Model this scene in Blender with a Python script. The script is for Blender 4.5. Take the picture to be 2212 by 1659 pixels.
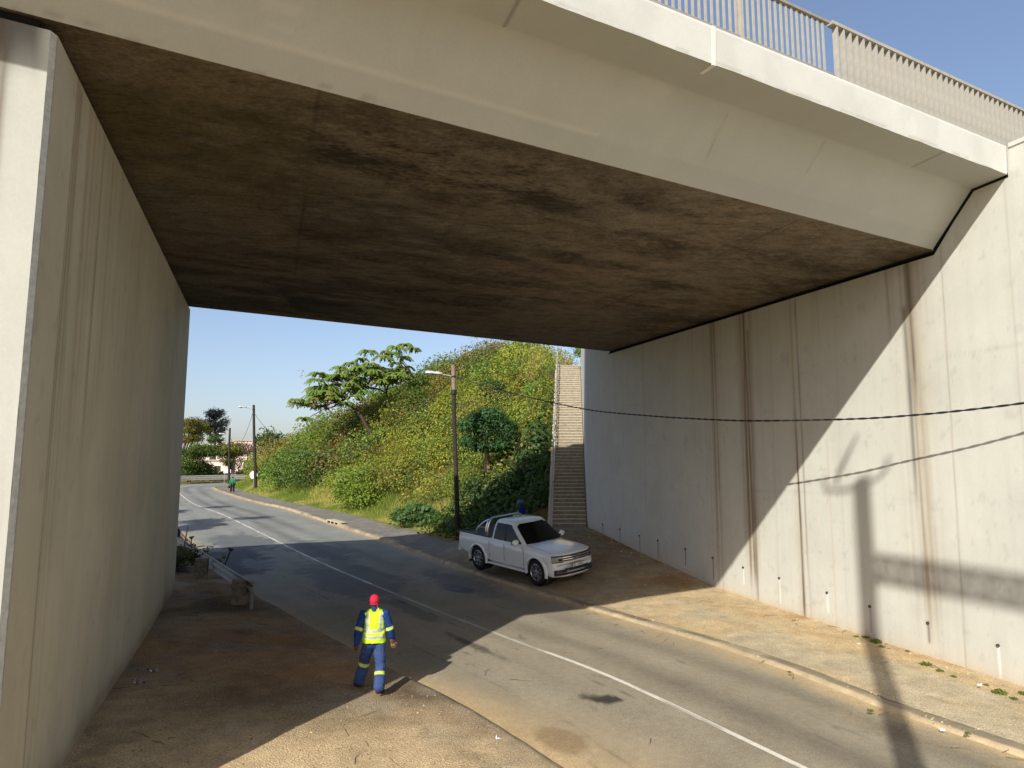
import bpy, bmesh, math, random
import numpy as np
from mathutils import Vector, Matrix
for o in list(bpy.data.objects): bpy.data.objects.remove(o)
SC = bpy.context.scene
COL = SC.collection
rng = np.random.default_rng(7)
random.seed(7)

# ------------------------------------------------------------------ camera, sky, sun, exposure
FPX = 1450.0                      # focal length for a 2212 px wide picture
PITCH = math.atan(170.5/FPX)
CAMZ = 4.35
cam_d = bpy.data.cameras.new('camera'); cam = bpy.data.objects.new('camera', cam_d); COL.objects.link(cam)
cam.location = (0, 0, CAMZ); cam.rotation_euler = (math.pi/2 + PITCH, 0, 0)
cam_d.sensor_width = 36; cam_d.lens = FPX/2212*36; cam_d.clip_start = .1; cam_d.clip_end = 5000
SC.camera = cam
SUN_EL, SUN_AZ = math.radians(32.3), math.radians(24.0)     # elevation; heading the light travels towards (from +Y to +X)
W = bpy.data.worlds.new('World'); SC.world = W; W.use_nodes = True
wn = W.node_tree.nodes; wl_ = W.node_tree.links
sky = wn.new('ShaderNodeTexSky'); sky.sky_type = 'NISHITA'; sky.sun_disc = False
sky.sun_elevation = SUN_EL; sky.sun_rotation = math.pi + SUN_AZ
sky.air_density = 1.0; sky.dust_density = 1.6; sky.ozone_density = 5.0
wn['Background'].inputs['Strength'].default_value = .125
gam = wn.new('ShaderNodeGamma'); gam.inputs['Gamma'].default_value = .82; wl_.new(sky.outputs[0], gam.inputs['Color'])
tint = wn.new('ShaderNodeVectorMath'); tint.operation = 'MULTIPLY'; tint.inputs[1].default_value = (1.08, .97, .93); wl_.new(gam.outputs[0], tint.inputs[0])
wl_.new(tint.outputs[0], wn['Background'].inputs[0])
sun_d = bpy.data.lights.new('sun', 'SUN'); sun_d.energy = 3.2; sun_d.angle = math.radians(.5); sun_d.color = (1, .965, .87)
sun = bpy.data.objects.new('sun', sun_d); COL.objects.link(sun)
sdir = Vector((math.sin(SUN_AZ)*math.cos(SUN_EL), math.cos(SUN_AZ)*math.cos(SUN_EL), -math.sin(SUN_EL)))
sun.rotation_euler = sdir.to_track_quat('-Z', 'Y').to_euler(); sun.location = (-20, -40, 40)
SC.view_settings.view_transform = 'Standard'; SC.view_settings.look = 'None'
SC.view_settings.exposure = .9; SC.view_settings.gamma = 1

# ------------------------------------------------------------------ helpers
def lin(h):
    h = h.lstrip('#'); c = [int(h[i:i+2], 16)/255 for i in (0, 2, 4)]
    return np.array([x/12.92 if x <= .04045 else ((x+.055)/1.055)**2.4 for x in c])

def _hash(ix, iy, seed):
    h = (ix.astype(np.int64)*374761393 + iy.astype(np.int64)*668265263 + seed*974634777) & 0xffffffff
    h = ((h ^ (h >> 13))*1274126177) & 0xffffffff
    return ((h ^ (h >> 16)) & 0xffff)/65535.0
def vnoise(x, y, seed=0):
    x = np.asarray(x, float); y = np.asarray(y, float)
    ix, iy = np.floor(x), np.floor(y); fx, fy = x-ix, y-iy
    fx = fx*fx*(3-2*fx); fy = fy*fy*(3-2*fy)
    a, b = _hash(ix, iy, seed), _hash(ix+1, iy, seed); c, d = _hash(ix, iy+1, seed), _hash(ix+1, iy+1, seed)
    return (a*(1-fx)+b*fx)*(1-fy)+(c*(1-fx)+d*fx)*fy
def fbm(x, y, seed=0, octv=4):
    s, a, t = 0, .5, 0
    for k in range(octv):
        s = s+a*vnoise(x*2**k, y*2**k, seed+k*17); t += a; a *= .5
    return s/t
def sstep(a, b, x):
    t = np.clip((x-a)/(b-a), 0, 1); return t*t*(3-2*t)

def raw_mesh(name, V, Fq, Ft=None, col=None, smooth=False):
    """fast mesh from quads (n,4) and triangles (m,3)"""
    me = bpy.data.meshes.new(name)
    V = np.asarray(V, np.float32)
    loops = []; starts = []; totals = []; n = 0
    if Fq is not None and len(Fq):
        Fq = np.asarray(Fq, np.int32); loops.append(Fq.ravel()); starts.append(np.arange(len(Fq))*4); totals.append(np.full(len(Fq), 4)); n = len(Fq)*4
    if Ft is not None and len(Ft):
        Ft = np.asarray(Ft, np.int32); loops.append(Ft.ravel()); starts.append(n+np.arange(len(Ft))*3); totals.append(np.full(len(Ft), 3))
    loops = np.concatenate(loops); starts = np.concatenate(starts); totals = np.concatenate(totals)
    me.vertices.add(len(V)); me.vertices.foreach_set('co', V.ravel())
    me.loops.add(len(loops)); me.loops.foreach_set('vertex_index', loops.astype(np.int32))
    me.polygons.add(len(starts)); me.polygons.foreach_set('loop_start', starts.astype(np.int32)); me.polygons.foreach_set('loop_total', totals.astype(np.int32))
    if smooth: me.polygons.foreach_set('use_smooth', np.ones(len(starts), bool))
    if col is not None:
        a = me.color_attributes.new('Col', 'FLOAT_COLOR', 'POINT')
        c = np.ones((len(V), 4), np.float32); c[:, :3] = col; a.data.foreach_set('color', c.ravel())
    me.update(calc_edges=True); me.validate()
    return me

def tag(o, label=None, cat=None, group=None, kind=None):
    if label: o['label'] = label
    if cat: o['category'] = cat
    if group: o['group'] = group
    if kind: o['kind'] = kind
    return o
def empty(name, loc, rot=None):
    o = bpy.data.objects.new(name, None); o.empty_display_size = .2; COL.objects.link(o); o.location = loc
    if rot is not None: o.rotation_euler = rot
    return o
def thing(name, label, cat, loc, rot=None, group=None):
    return tag(empty(name, loc, rot), label, cat, group)
def link(name, me, m, parent=None):
    o = bpy.data.objects.new(name, me); COL.objects.link(o)
    if m is not None:
        me.materials.clear()
        for k in (m if isinstance(m, (list, tuple)) else [m]): me.materials.append(k)
    if parent is not None: o.parent = parent
    return o

class MB:
    """collects boxes, tubes, lofts into one mesh; world coordinates unless local=True at build"""
    def __init__(s): s.v = []; s.f = []; s.mi = []; s.c = 0
    def add(s, V, Fs, mi=0):
        n = len(s.v); s.v += [tuple(map(float, p)) for p in V]; s.f += [tuple(i+n for i in f) for f in Fs]; s.mi += [mi]*len(Fs); return s
    def box(s, c, size, ax=None, mi=0):
        """c centre, size full extents, ax 3 axes rows"""
        A = np.eye(3) if ax is None else np.asarray(ax, float)
        h = np.asarray(size)/2.; c = np.asarray(c, float)
        V = [c+A[0]*h[0]*i+A[1]*h[1]*j+A[2]*h[2]*k for k in (-1, 1) for j in (-1, 1) for i in (-1, 1)]
        return s.add(V, [(0, 2, 3, 1), (4, 5, 7, 6), (0, 1, 5, 4), (2, 6, 7, 3), (0, 4, 6, 2), (1, 3, 7, 5)], mi)
    def bar(s, a, b, w, h=None, up=(0, 0, 1), mi=0):
        a = np.asarray(a, float); b = np.asarray(b, float); h = w if h is None else h
        d = b-a; L = np.linalg.norm(d); d /= L; u = np.asarray(up, float)
        if abs(d@u) > .98: u = np.array([0, 1., 0])
        x = np.cross(d, u); x /= np.linalg.norm(x); u = np.cross(x, d)
        return s.box((a+b)/2, (w, L, h), (x, d, u), mi)
    def tube(s, path, r, n=8, cap=True, mi=0):
        P = [np.asarray(p, float) for p in path]; R = [r]*len(P) if np.isscalar(r) else list(r)
        V = []; ref = None
        for i, p in enumerate(P):
            t = P[min(i+1, len(P)-1)]-P[max(i-1, 0)]; t = t/(np.linalg.norm(t)+1e-12)
            if ref is None: ref = np.array([0, 0, 1.]) if abs(t[2]) < .9 else np.array([1., 0, 0])
            x = np.cross(t, ref); x /= np.linalg.norm(x)+1e-12; y = np.cross(x, t); ref = y
            for k in range(n):
                a = 2*math.pi*k/n; V.append(p+(x*math.cos(a)+y*math.sin(a))*R[i])
        Fs = []
        for i in range(len(P)-1):
            for k in range(n): Fs.append((i*n+k, i*n+(k+1) % n, (i+1)*n+(k+1) % n, (i+1)*n+k))
        if cap: Fs.append(tuple(range(n))[::-1]); Fs.append(tuple(range((len(P)-1)*n, len(P)*n)))
        return s.add(V, Fs, mi)
    def loft(s, rings, closed=True, cap=True, mi=0):
        n = len(rings[0]); V = [p for r in rings for p in r]; Fs = []
        for i in range(len(rings)-1):
            for k in range(n if closed else n-1): Fs.append((i*n+k, i*n+(k+1) % n, (i+1)*n+(k+1) % n, (i+1)*n+k))
        if cap: Fs.append(tuple(range(n))[::-1]); Fs.append(tuple(range((len(rings)-1)*n, len(rings)*n)))
        return s.add(V, Fs, mi)
    def lathe(s, prof, c=(0, 0, 0), ax=(0, 0, 1), n=24, mi=0, cap=True):
        """prof list of (radius, height along ax)"""
        ax = np.asarray(ax, float); ax /= np.linalg.norm(ax); t = np.array([1., 0, 0]) if abs(ax[0]) < .9 else np.array([0, 1., 0])
        x = np.cross(ax, t); x /= np.linalg.norm(x); y = np.cross(ax, x); c = np.asarray(c, float)
        rings = [[c+ax*h+(x*math.cos(2*math.pi*k/n)+y*math.sin(2*math.pi*k/n))*max(r, 1e-4) for k in range(n)] for r, h in prof]
        return s.loft(rings, True, cap, mi)
    def ell(s, c, r, n=12, m=8, ax=None, mi=0):
        A = np.eye(3) if ax is None else np.asarray(ax, float); c = np.asarray(c, float); r = np.asarray(r, float)*np.ones(3)
        rings = []
        for i in range(1, m):
            th = math.pi*i/m
            rings.append([c+A.T@np.array([r[0]*math.sin(th)*math.cos(2*math.pi*k/n), r[1]*math.sin(th)*math.sin(2*math.pi*k/n), -r[2]*math.cos(th)]) for k in range(n)])
        return s.loft(rings, True, True, mi)
    def build(s, name, m, parent=None, smooth=False, local=False, bevel=0):
        V = np.array(s.v)
        if parent is not None and not local: V = V-np.array(parent.location)
        me = bpy.data.meshes.new(name); me.from_pydata(V.tolist(), [], s.f)
        if any(s.mi): me.polygons.foreach_set('material_index', s.mi)
        bm = bmesh.new(); bm.from_mesh(me); bmesh.ops.recalc_face_normals(bm, faces=bm.faces)
        if bevel: bmesh.ops.bevel(bm, geom=list(bm.edges), offset=bevel, segments=2, affect='EDGES', profile=.7)
        bm.to_mesh(me); bm.free()
        if smooth:
            me.polygons.foreach_set('use_smooth', np.ones(len(me.polygons), bool))
            try: me.set_sharp_from_angle(angle=math.radians(40))
            except Exception: pass
        return link(name, me, m, parent)

# ------------------------------------------------------------------ materials
def new_mat(name):
    m = bpy.data.materials.new(name); m.use_nodes = True
    return m, m.node_tree.nodes, m.node_tree.links, m.node_tree.nodes['Principled BSDF']
def plain(name, col, rough=.6, metal=0, spec=.5, var=.12, scale=8, bump=0, coat=0):
    m, n, l, b = new_mat(name)
    b.inputs['Roughness'].default_value = rough; b.inputs['Metallic'].default_value = metal; b.inputs['Specular IOR Level'].default_value = spec
    if coat: b.inputs['Coat Weight'].default_value = coat; b.inputs['Coat Roughness'].default_value = .05
    tc = n.new('ShaderNodeTexCoord'); nz = n.new('ShaderNodeTexNoise'); nz.inputs['Scale'].default_value = scale; nz.inputs['Detail'].default_value = 5
    l.new(tc.outputs['Object'], nz.inputs['Vector'])
    r = n.new('ShaderNodeMapRange'); r.inputs[1].default_value = .3; r.inputs[2].default_value = .7; r.inputs[3].default_value = 1-var; r.inputs[4].default_value = 1+var
    l.new(nz.outputs['Fac'], r.inputs[0])
    mx = n.new('ShaderNodeVectorMath'); mx.operation = 'SCALE'; mx.inputs[0].default_value = tuple(col); l.new(r.outputs[0], mx.inputs['Scale'])
    l.new(mx.outputs[0], b.inputs['Base Color'])
    if bump:
        bp = n.new('ShaderNodeBump'); bp.inputs['Strength'].default_value = bump; bp.inputs['Distance'].default_value = .02
        l.new(nz.outputs['Fac'], bp.inputs['Height']); l.new(bp.outputs[0], b.inputs['Normal'])
    return m
def painted(name, rough=.85, s1=3, v1=.1, s2=40, v2=.12, bump=.25, bscale=60, spec=.3, stretch=(1, 1, 1), trans=0, bdist=.01):
    """colour attribute 'Col' times two noises, with bump"""
    m, n, l, b = new_mat(name)
    b.inputs['Roughness'].default_value = rough; b.inputs['Specular IOR Level'].default_value = spec
    at = n.new('ShaderNodeAttribute'); at.attribute_name = 'Col'
    tc = n.new('ShaderNodeTexCoord'); mp = n.new('ShaderNodeMapping'); mp.inputs['Scale'].default_value = stretch; l.new(tc.outputs['Object'], mp.inputs[0])
    prev = at.outputs['Color']
    for s_, v_ in ((s1, v1), (s2, v2)):
        if not v_: continue
        nz = n.new('ShaderNodeTexNoise'); nz.inputs['Scale'].default_value = s_; nz.inputs['Detail'].default_value = 6; nz.inputs['Roughness'].default_value = .6
        l.new(mp.outputs[0], nz.inputs['Vector'])
        r = n.new('ShaderNodeMapRange'); r.inputs[1].default_value = .3; r.inputs[2].default_value = .7; r.inputs[3].default_value = 1-v_; r.inputs[4].default_value = 1+v_
        l.new(nz.outputs['Fac'], r.inputs[0])
        mx = n.new('ShaderNodeVectorMath'); mx.operation = 'SCALE'; l.new(prev, mx.inputs[0]); l.new(r.outputs[0], mx.inputs['Scale']); prev = mx.outputs[0]
    l.new(prev, b.inputs['Base Color'])
    if bump:
        nb = n.new('ShaderNodeTexNoise'); nb.inputs['Scale'].default_value = bscale; nb.inputs['Detail'].default_value = 4; l.new(mp.outputs[0], nb.inputs['Vector'])
        bp = n.new('ShaderNodeBump'); bp.inputs['Strength'].default_value = bump; bp.inputs['Distance'].default_value = bdist
        l.new(nb.outputs['Fac'], bp.inputs['Height']); l.new(bp.outputs[0], b.inputs['Normal'])
    return m
def leafmat(name, rough=.5, trans=.42):
    m, n, l, b = new_mat(name)
    at = n.new('ShaderNodeAttribute'); at.attribute_name = 'Col'
    l.new(at.outputs['Color'], b.inputs['Base Color']); b.inputs['Roughness'].default_value = rough; b.inputs['Specular IOR Level'].default_value = .25
    tr = n.new('ShaderNodeBsdfTranslucent'); mul = n.new('ShaderNodeVectorMath'); mul.operation = 'MULTIPLY'; mul.inputs[1].default_value = (1.25, 1.35, .6)
    l.new(at.outputs['Color'], mul.inputs[0]); l.new(mul.outputs[0], tr.inputs['Color'])
    mx = n.new('ShaderNodeMixShader'); mx.inputs[0].default_value = trans
    l.new(b.outputs[0], mx.inputs[1]); l.new(tr.outputs[0], mx.inputs[2]); l.new(mx.outputs[0], n['Material Output'].inputs['Surface'])
    return m

M = {}
M['wallpaint'] = painted('painted_concrete', rough=.8, s1=1.2, v1=.04, s2=25, v2=.03, bump=.15, bscale=30)
def soffit_mat():
    m = painted('stained_concrete', rough=.95, s1=2.5, v1=.16, s2=16, v2=.22, bump=.35, bscale=20, spec=.15); n, l = m.node_tree.nodes, m.node_tree.links; b = n['Principled BSDF']; prev = b.inputs['Base Color'].links[0].from_socket
    tc = n.new('ShaderNodeTexCoord'); mp = n.new('ShaderNodeMapping'); mp.inputs['Rotation'].default_value = (0, 0, -.478); mp.inputs['Scale'].default_value = (.42, 1.25, 1); l.new(tc.outputs['Object'], mp.inputs[0])
    for sc_, lo, hi, a in ((2.2, .50, .62, .28), (9, .54, .62, .32), (30, .56, .64, .38), (5, .40, .34, -.18)):
        nz = n.new('ShaderNodeTexNoise'); nz.inputs['Scale'].default_value = sc_; nz.inputs['Detail'].default_value = 9; nz.inputs['Roughness'].default_value = .68; l.new(mp.outputs[0], nz.inputs['Vector'])
        r = n.new('ShaderNodeMapRange'); r.inputs[1].default_value = lo; r.inputs[2].default_value = hi; r.inputs[3].default_value = 1; r.inputs[4].default_value = 1-a; l.new(nz.outputs['Fac'], r.inputs[0])
        mx = n.new('ShaderNodeVectorMath'); mx.operation = 'SCALE'; l.new(prev, mx.inputs[0]); l.new(r.outputs[0], mx.inputs['Scale']); prev = mx.outputs[0]
    l.new(prev, b.inputs['Base Color']); return m
M['soffit'] = soffit_mat()
M['asphalt'] = painted('asphalt', rough=.92, s1=7, v1=.10, s2=55, v2=.34, bump=.7, bscale=95, spec=.25, bdist=.006)
M['dirt'] = painted('dirt', rough=.98, s1=3, v1=.16, s2=38, v2=.45, bump=.9, bscale=40, spec=.1, bdist=.03)
M['slab'] = painted('worn_concrete', rough=.95, s1=5, v1=.12, s2=60, v2=.2, bump=.5, bscale=70, spec=.15)
M['leaf'] = leafmat('leaf')
M['grass'] = leafmat('grass_blade', .6, .5)
M['steelgrey'] = plain('galvanised_steel', lin('a8a69c'), .55, .25, .5, .1, 20)
M['railpaint'] = plain('railing_paint', lin('a19c91'), .7, 0, .3, .12, 6)
M['railtop'] = plain('railing_top_paint', lin('8f8b82'), .6, .1, .4, .12, 6)
M['roadpaint'] = plain('road_paint', lin('d2cec2'), .8, 0, .3, .22, 30)
M['darkgap'] = plain('joint_gap_black', (.012, .011, .010), .95, 0, .1, .3, 10)
M['timber'] = plain('creosoted_timber', lin('38322d'), .9, 0, .2, .35, 14, .4)
M['timberpost'] = plain('weathered_post', lin('7d7363'), .9, 0, .2, .3, 10, .4)
M['cable'] = plain('cable_sheath', (.02, .02, .022), .5, 0, .4, .2, 40)
M['lamp'] = plain('lamp_housing', lin('b9bbb8'), .45, .2, .5, .1, 20)
M['lens'] = plain('lamp_lens', lin('8b9090'), .2, 0, .6, .05, 20)
M['bark'] = plain('bark', lin('6b5846'), .95, 0, .15, .35, 12, .6)
M['darkbark'] = plain('dark_bark', lin('473a30'), .95, 0, .15, .35, 12, .6)
M['carpaint'] = plain('white_car_paint', (.80, .81, .80), .22, 0, .5, .01, 3, 0, .8)
M['glass'] = plain('tinted_glass', (.008, .009, .010), .08, 0, .28, .05, 3)
M['blackplastic'] = plain('black_plastic', (.018, .018, .02), .45, 0, .4, .15, 30)
M['rubber'] = plain('tyre_rubber', (.022, .021, .02), .85, 0, .25, .2, 40)
M['chrome'] = plain('chrome', (.75, .75, .76), .12, 1, .5, .02, 10)
M['alloy'] = plain('alloy_wheel', (.62, .62, .64), .25, .9, .5, .04, 10)
M['headlamp'] = plain('headlamp_glass', lin('868d92'), .12, .4, .6, .2, 25)
M['plate'] = plain('plate_white', lin('dcdcd4'), .5, 0, .4, .02, 20)
M['platetext'] = plain('plate_lettering', (.02, .03, .09), .5, 0, .4, .02, 20)
M['skin'] = plain('dark_skin', lin('5a3b2b'), .55, 0, .35, .12, 30)
M['cloth'] = painted('cloth', rough=.9, s1=9, v1=.16, s2=120, v2=.1, bump=.5, bscale=14, spec=.1, bdist=.03)
M['redcap'] = plain('red_cotton', lin('c02a45'), .85, 0, .15, .12, 30)
M['bluehat'] = plain('blue_plastic', lin('2e5f96'), .35, 0, .5, .06, 10)
M['boots'] = plain('worn_leather', lin('3a2c24'), .8, 0, .2, .3, 30)
M['white'] = plain('white_board', lin('dcdcdc'), .6, 0, .3, .06, 10)
M['shovelwood'] = plain('tool_handle', lin('2b2622'), .7, 0, .3, .25, 20)
M['stick'] = plain('dry_stick', lin('7a6c58'), .9, 0, .15, .3, 20)
M['housewall'] = plain('house_plaster', lin('d5beb2'), .9, 0, .2, .08, 1)
M['houseroof'] = plain('roof_sheet', lin('a59b93'), .7, 0, .3, .12, 2)
M['darkwin'] = plain('window_glass', (.03, .035, .04), .15, 0, .5, .1, 3)
M['stone'] = painted('stone', rough=.95, s1=20, v1=.2, s2=90, v2=.15, bump=.3)
def glassmat(name, col):
    m, n, l, b = new_mat(name); b.inputs['Base Color'].default_value = (*col, 1); b.inputs['Roughness'].default_value = .08
    b.inputs['Transmission Weight'].default_value = .9; b.inputs['IOR'].default_value = 1.2
    return m
M['bottle'] = glassmat('clear_plastic', (.85, .9, .92))
M['bluecap'] = plain('blue_cap', lin('2a2f7a'), .4, 0, .4, .05, 10)

# picture-pixel (2212 px wide) rays, used only to read off real positions from the photograph
_c, _s = math.cos(PITCH), math.sin(PITCH)
CAM = np.array([0, 0, CAMZ])
def ray(u, v):
    x = (u-1106)/FPX; y = -(v-829.5)/FPX
    return np.array([x, _c-_s*y, _s+_c*y])
def dep(u, v, Y):
    r = ray(u, v); return CAM+r*(Y/r[1])
def onplane(p, P0, n):
    r = ray(*p); t = ((P0-CAM)@n)/(r@n); return CAM+r*t
# ------------------------------------------------------------------ terrain functions
def zr(Y): return .021*8*np.log1p(np.exp((np.minimum(np.asarray(Y, float), 150)-32)/8.))
CTR = np.array([(24, -24), (16.5, -11), (10.6, -1.5), (6.7, 5.0), (4.13, 10.19), (1.95, 14.3), (-.56, 17.9), (-4.4, 23.6), (-8.9, 30.6), (-15.1, 40.8), (-22.05, 51.9),
                (-28.9, 61.86), (-36.6, 75.0), (-41.3, 83.8), (-43.4, 89.3), (-42.6, 92.8), (-40.2, 96.2), (-34.5, 100.2), (-25, 104.5), (-10, 109), (10, 112)], float)
def catmull(P, n=24):
    P = np.asarray(P, float); Q = np.vstack([2*P[0]-P[1], P, 2*P[-1]-P[-2]]); out = []
    for i in range(1, len(Q)-2):
        for t in np.linspace(0, 1, n, endpoint=False):
            a, b, c, d = Q[i-1:i+3]; out.append(.5*((2*b)+(c-a)*t+(2*a-5*b+4*c-d)*t*t+(3*b-a-3*c+d)*t**3))
    out.append(P[-1]); return np.array(out)
_p = catmull(CTR, 40)
_L = np.r_[0, np.cumsum(np.linalg.norm(np.diff(_p, axis=0), axis=1))]
_s0 = _L[4*40]                                        # s = 0 where the line passes (4.13, 10.19)
def cpos(s): return np.stack([np.interp(np.asarray(s)+_s0, _L, _p[:, k]) for k in (0, 1)], -1)
def cnorm(s):
    d = cpos(np.asarray(s)+.6)-cpos(np.asarray(s)-.6); d /= np.linalg.norm(d, axis=-1, keepdims=True)
    return np.stack([d[..., 1], -d[..., 0]], -1)      # to the right
def wl(s): return np.interp(s, [-30, 1.45, 4.14, 6.64, 11, 17, 24, 40, 90], [2.7, 3.06, 3.26, 3.44, 3.66, 3.95, 4.05, 4.0, 4.2])
def wr(s): return np.interp(s, [-30, -1.2, 1.1, 2.8, 5.8, 9.6, 14, 18.6, 28, 36.5, 54, 68, 87, 110], [3.1, 3.21, 3.23, 3.47, 3.7, 3.85, 4.0, 4.25, 5.0, 5.05, 5.4, 4.9, 4.1, 4.2])
def PT(s, t):
    s = np.asarray(s, float); return cpos(s)+cnorm(s)*np.asarray(t, float)[..., None]

class RBF:
    def __init__(s, P):
        P = np.array(P, float); s.X = P[:, :2]; n = len(P)
        D = np.linalg.norm(s.X[:, None]-s.X[None], axis=-1)
        A = np.zeros((n+3, n+3)); A[:n, :n] = D+np.eye(n)*-.05; A[:n, n] = 1; A[:n, n+1:] = s.X; A[n:, :n] = A[:n, n:].T
        s.w = np.linalg.solve(A, np.r_[P[:, 2], 0, 0, 0])
    def __call__(s, x, y):
        x = np.asarray(x, float); y = np.asarray(y, float); X = np.stack([x.ravel(), y.ravel()], -1); out = np.zeros(len(X))
        for i in range(0, len(X), 20000):
            q = X[i:i+20000]; D = np.linalg.norm(q[:, None]-s.X[None], axis=-1); out[i:i+20000] = D@s.w[:-3]+s.w[-3]+q@s.w[-2:]
        return out.reshape(x.shape)
TSC = 1.08
def tsc(p): return tuple(CAM+(np.array(p)-CAM)*TSC)
WHEELS = [tsc(p) for p in [(.827, 21.975, .502), (2.194, 23.106, .665), (-1.134, 24.325, .640), (.232, 25.456, .803)]]
WALLB = [(13.0, 5.4, -.05), (9.95, 13.65, .02), (8.81, 16.7, .11), (7.75, 19.55, .2), (6.68, 22.44, .32), (5.56, 25.46, .69), (4.48, 28.35, 1.08), (3.46, 31.11, 1.42)]
PAVE = np.array([(1.95, 31.0), (-2.8, 35.69), (-7.21, 43.28), (-15.16, 54.99), (-22.42, 65.11), (-28.89, 74.94), (-37.0, 88.5), (-36.5, 92.5), (-31, 96.5), (-22, 100)], float)
ctl = []
for s_ in (-20, -10, -5, 0, 3, 6, 9, 12, 15, 18, 21, 25, 30, 36, 45, 55, 65, 75, 84):
    q = PT(s_, wr(s_)+.3); ctl.append((q[0], q[1], float(zr(q[1]))+.11))
ctl += WHEELS+WALLB+[(1.84, 31.2, 1.45), (.35, 29.4, 1.05)]
for q in PAVE[1:7]: ctl.append((q[0], q[1], float(zr(q[1]))+.17))
GR = RBF(ctl)
ctl = []
for s_ in (-20, -10, -4, 0, 3, 6, 9, 12, 16, 20, 25, 32, 40, 50, 60, 70, 80, 90):
    q = PT(s_, -wl(s_)-.1); ctl.append((q[0], q[1], float(zr(q[1]))+float(np.interp(s_, [3, 10, 20], [.07, .09, .08]))))
ctl += [(-6.17, 9.73, .21), (-10.55, 21.54, .38), (-4, 3, .15), (-2.6, 13.0, .12), (-3.6, 12.6, .17), (-8.1, 20.4, .25), (-11.05, 25.5, .26), (-14, 33, .3), (-20, 45, .5), (-35, 65, 1), (-10, -6, .1), (-25, 15, .5)]
GL = RBF(ctl)

def strip(name, ss, offs, side, zf, colf, m, kind='structure', uvw=True):
    """ss path stations; offs offsets beyond the road edge; side +1 right, -1 left; zf(x,y,off,s) height"""
    S, O = np.meshgrid(ss, offs, indexing='ij')
    base = (wr(S) if side > 0 else wl(S))
    P = PT(S, side*(base+O)); x, y = P[..., 0], P[..., 1]
    z = zf(x, y, O, S); c = colf(x, y, O, S)
    n, k = S.shape; idx = np.arange(n*k).reshape(n, k)
    F = np.stack([idx[:-1, :-1], idx[:-1, 1:], idx[1:, 1:], idx[1:, :-1]], -1).reshape(-1, 4)
    if side < 0: F = F[:, ::-1]
    me = raw_mesh(name, np.stack([x, y, z], -1).reshape(-1, 3), F[:, ::-1], col=np.clip(c, .003, 1).reshape(-1, 3), smooth=True)
    return tag(link(name, me, m), kind=kind)
def mix(a, b, t): return a*(1-t[..., None])+b*t[..., None]

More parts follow.
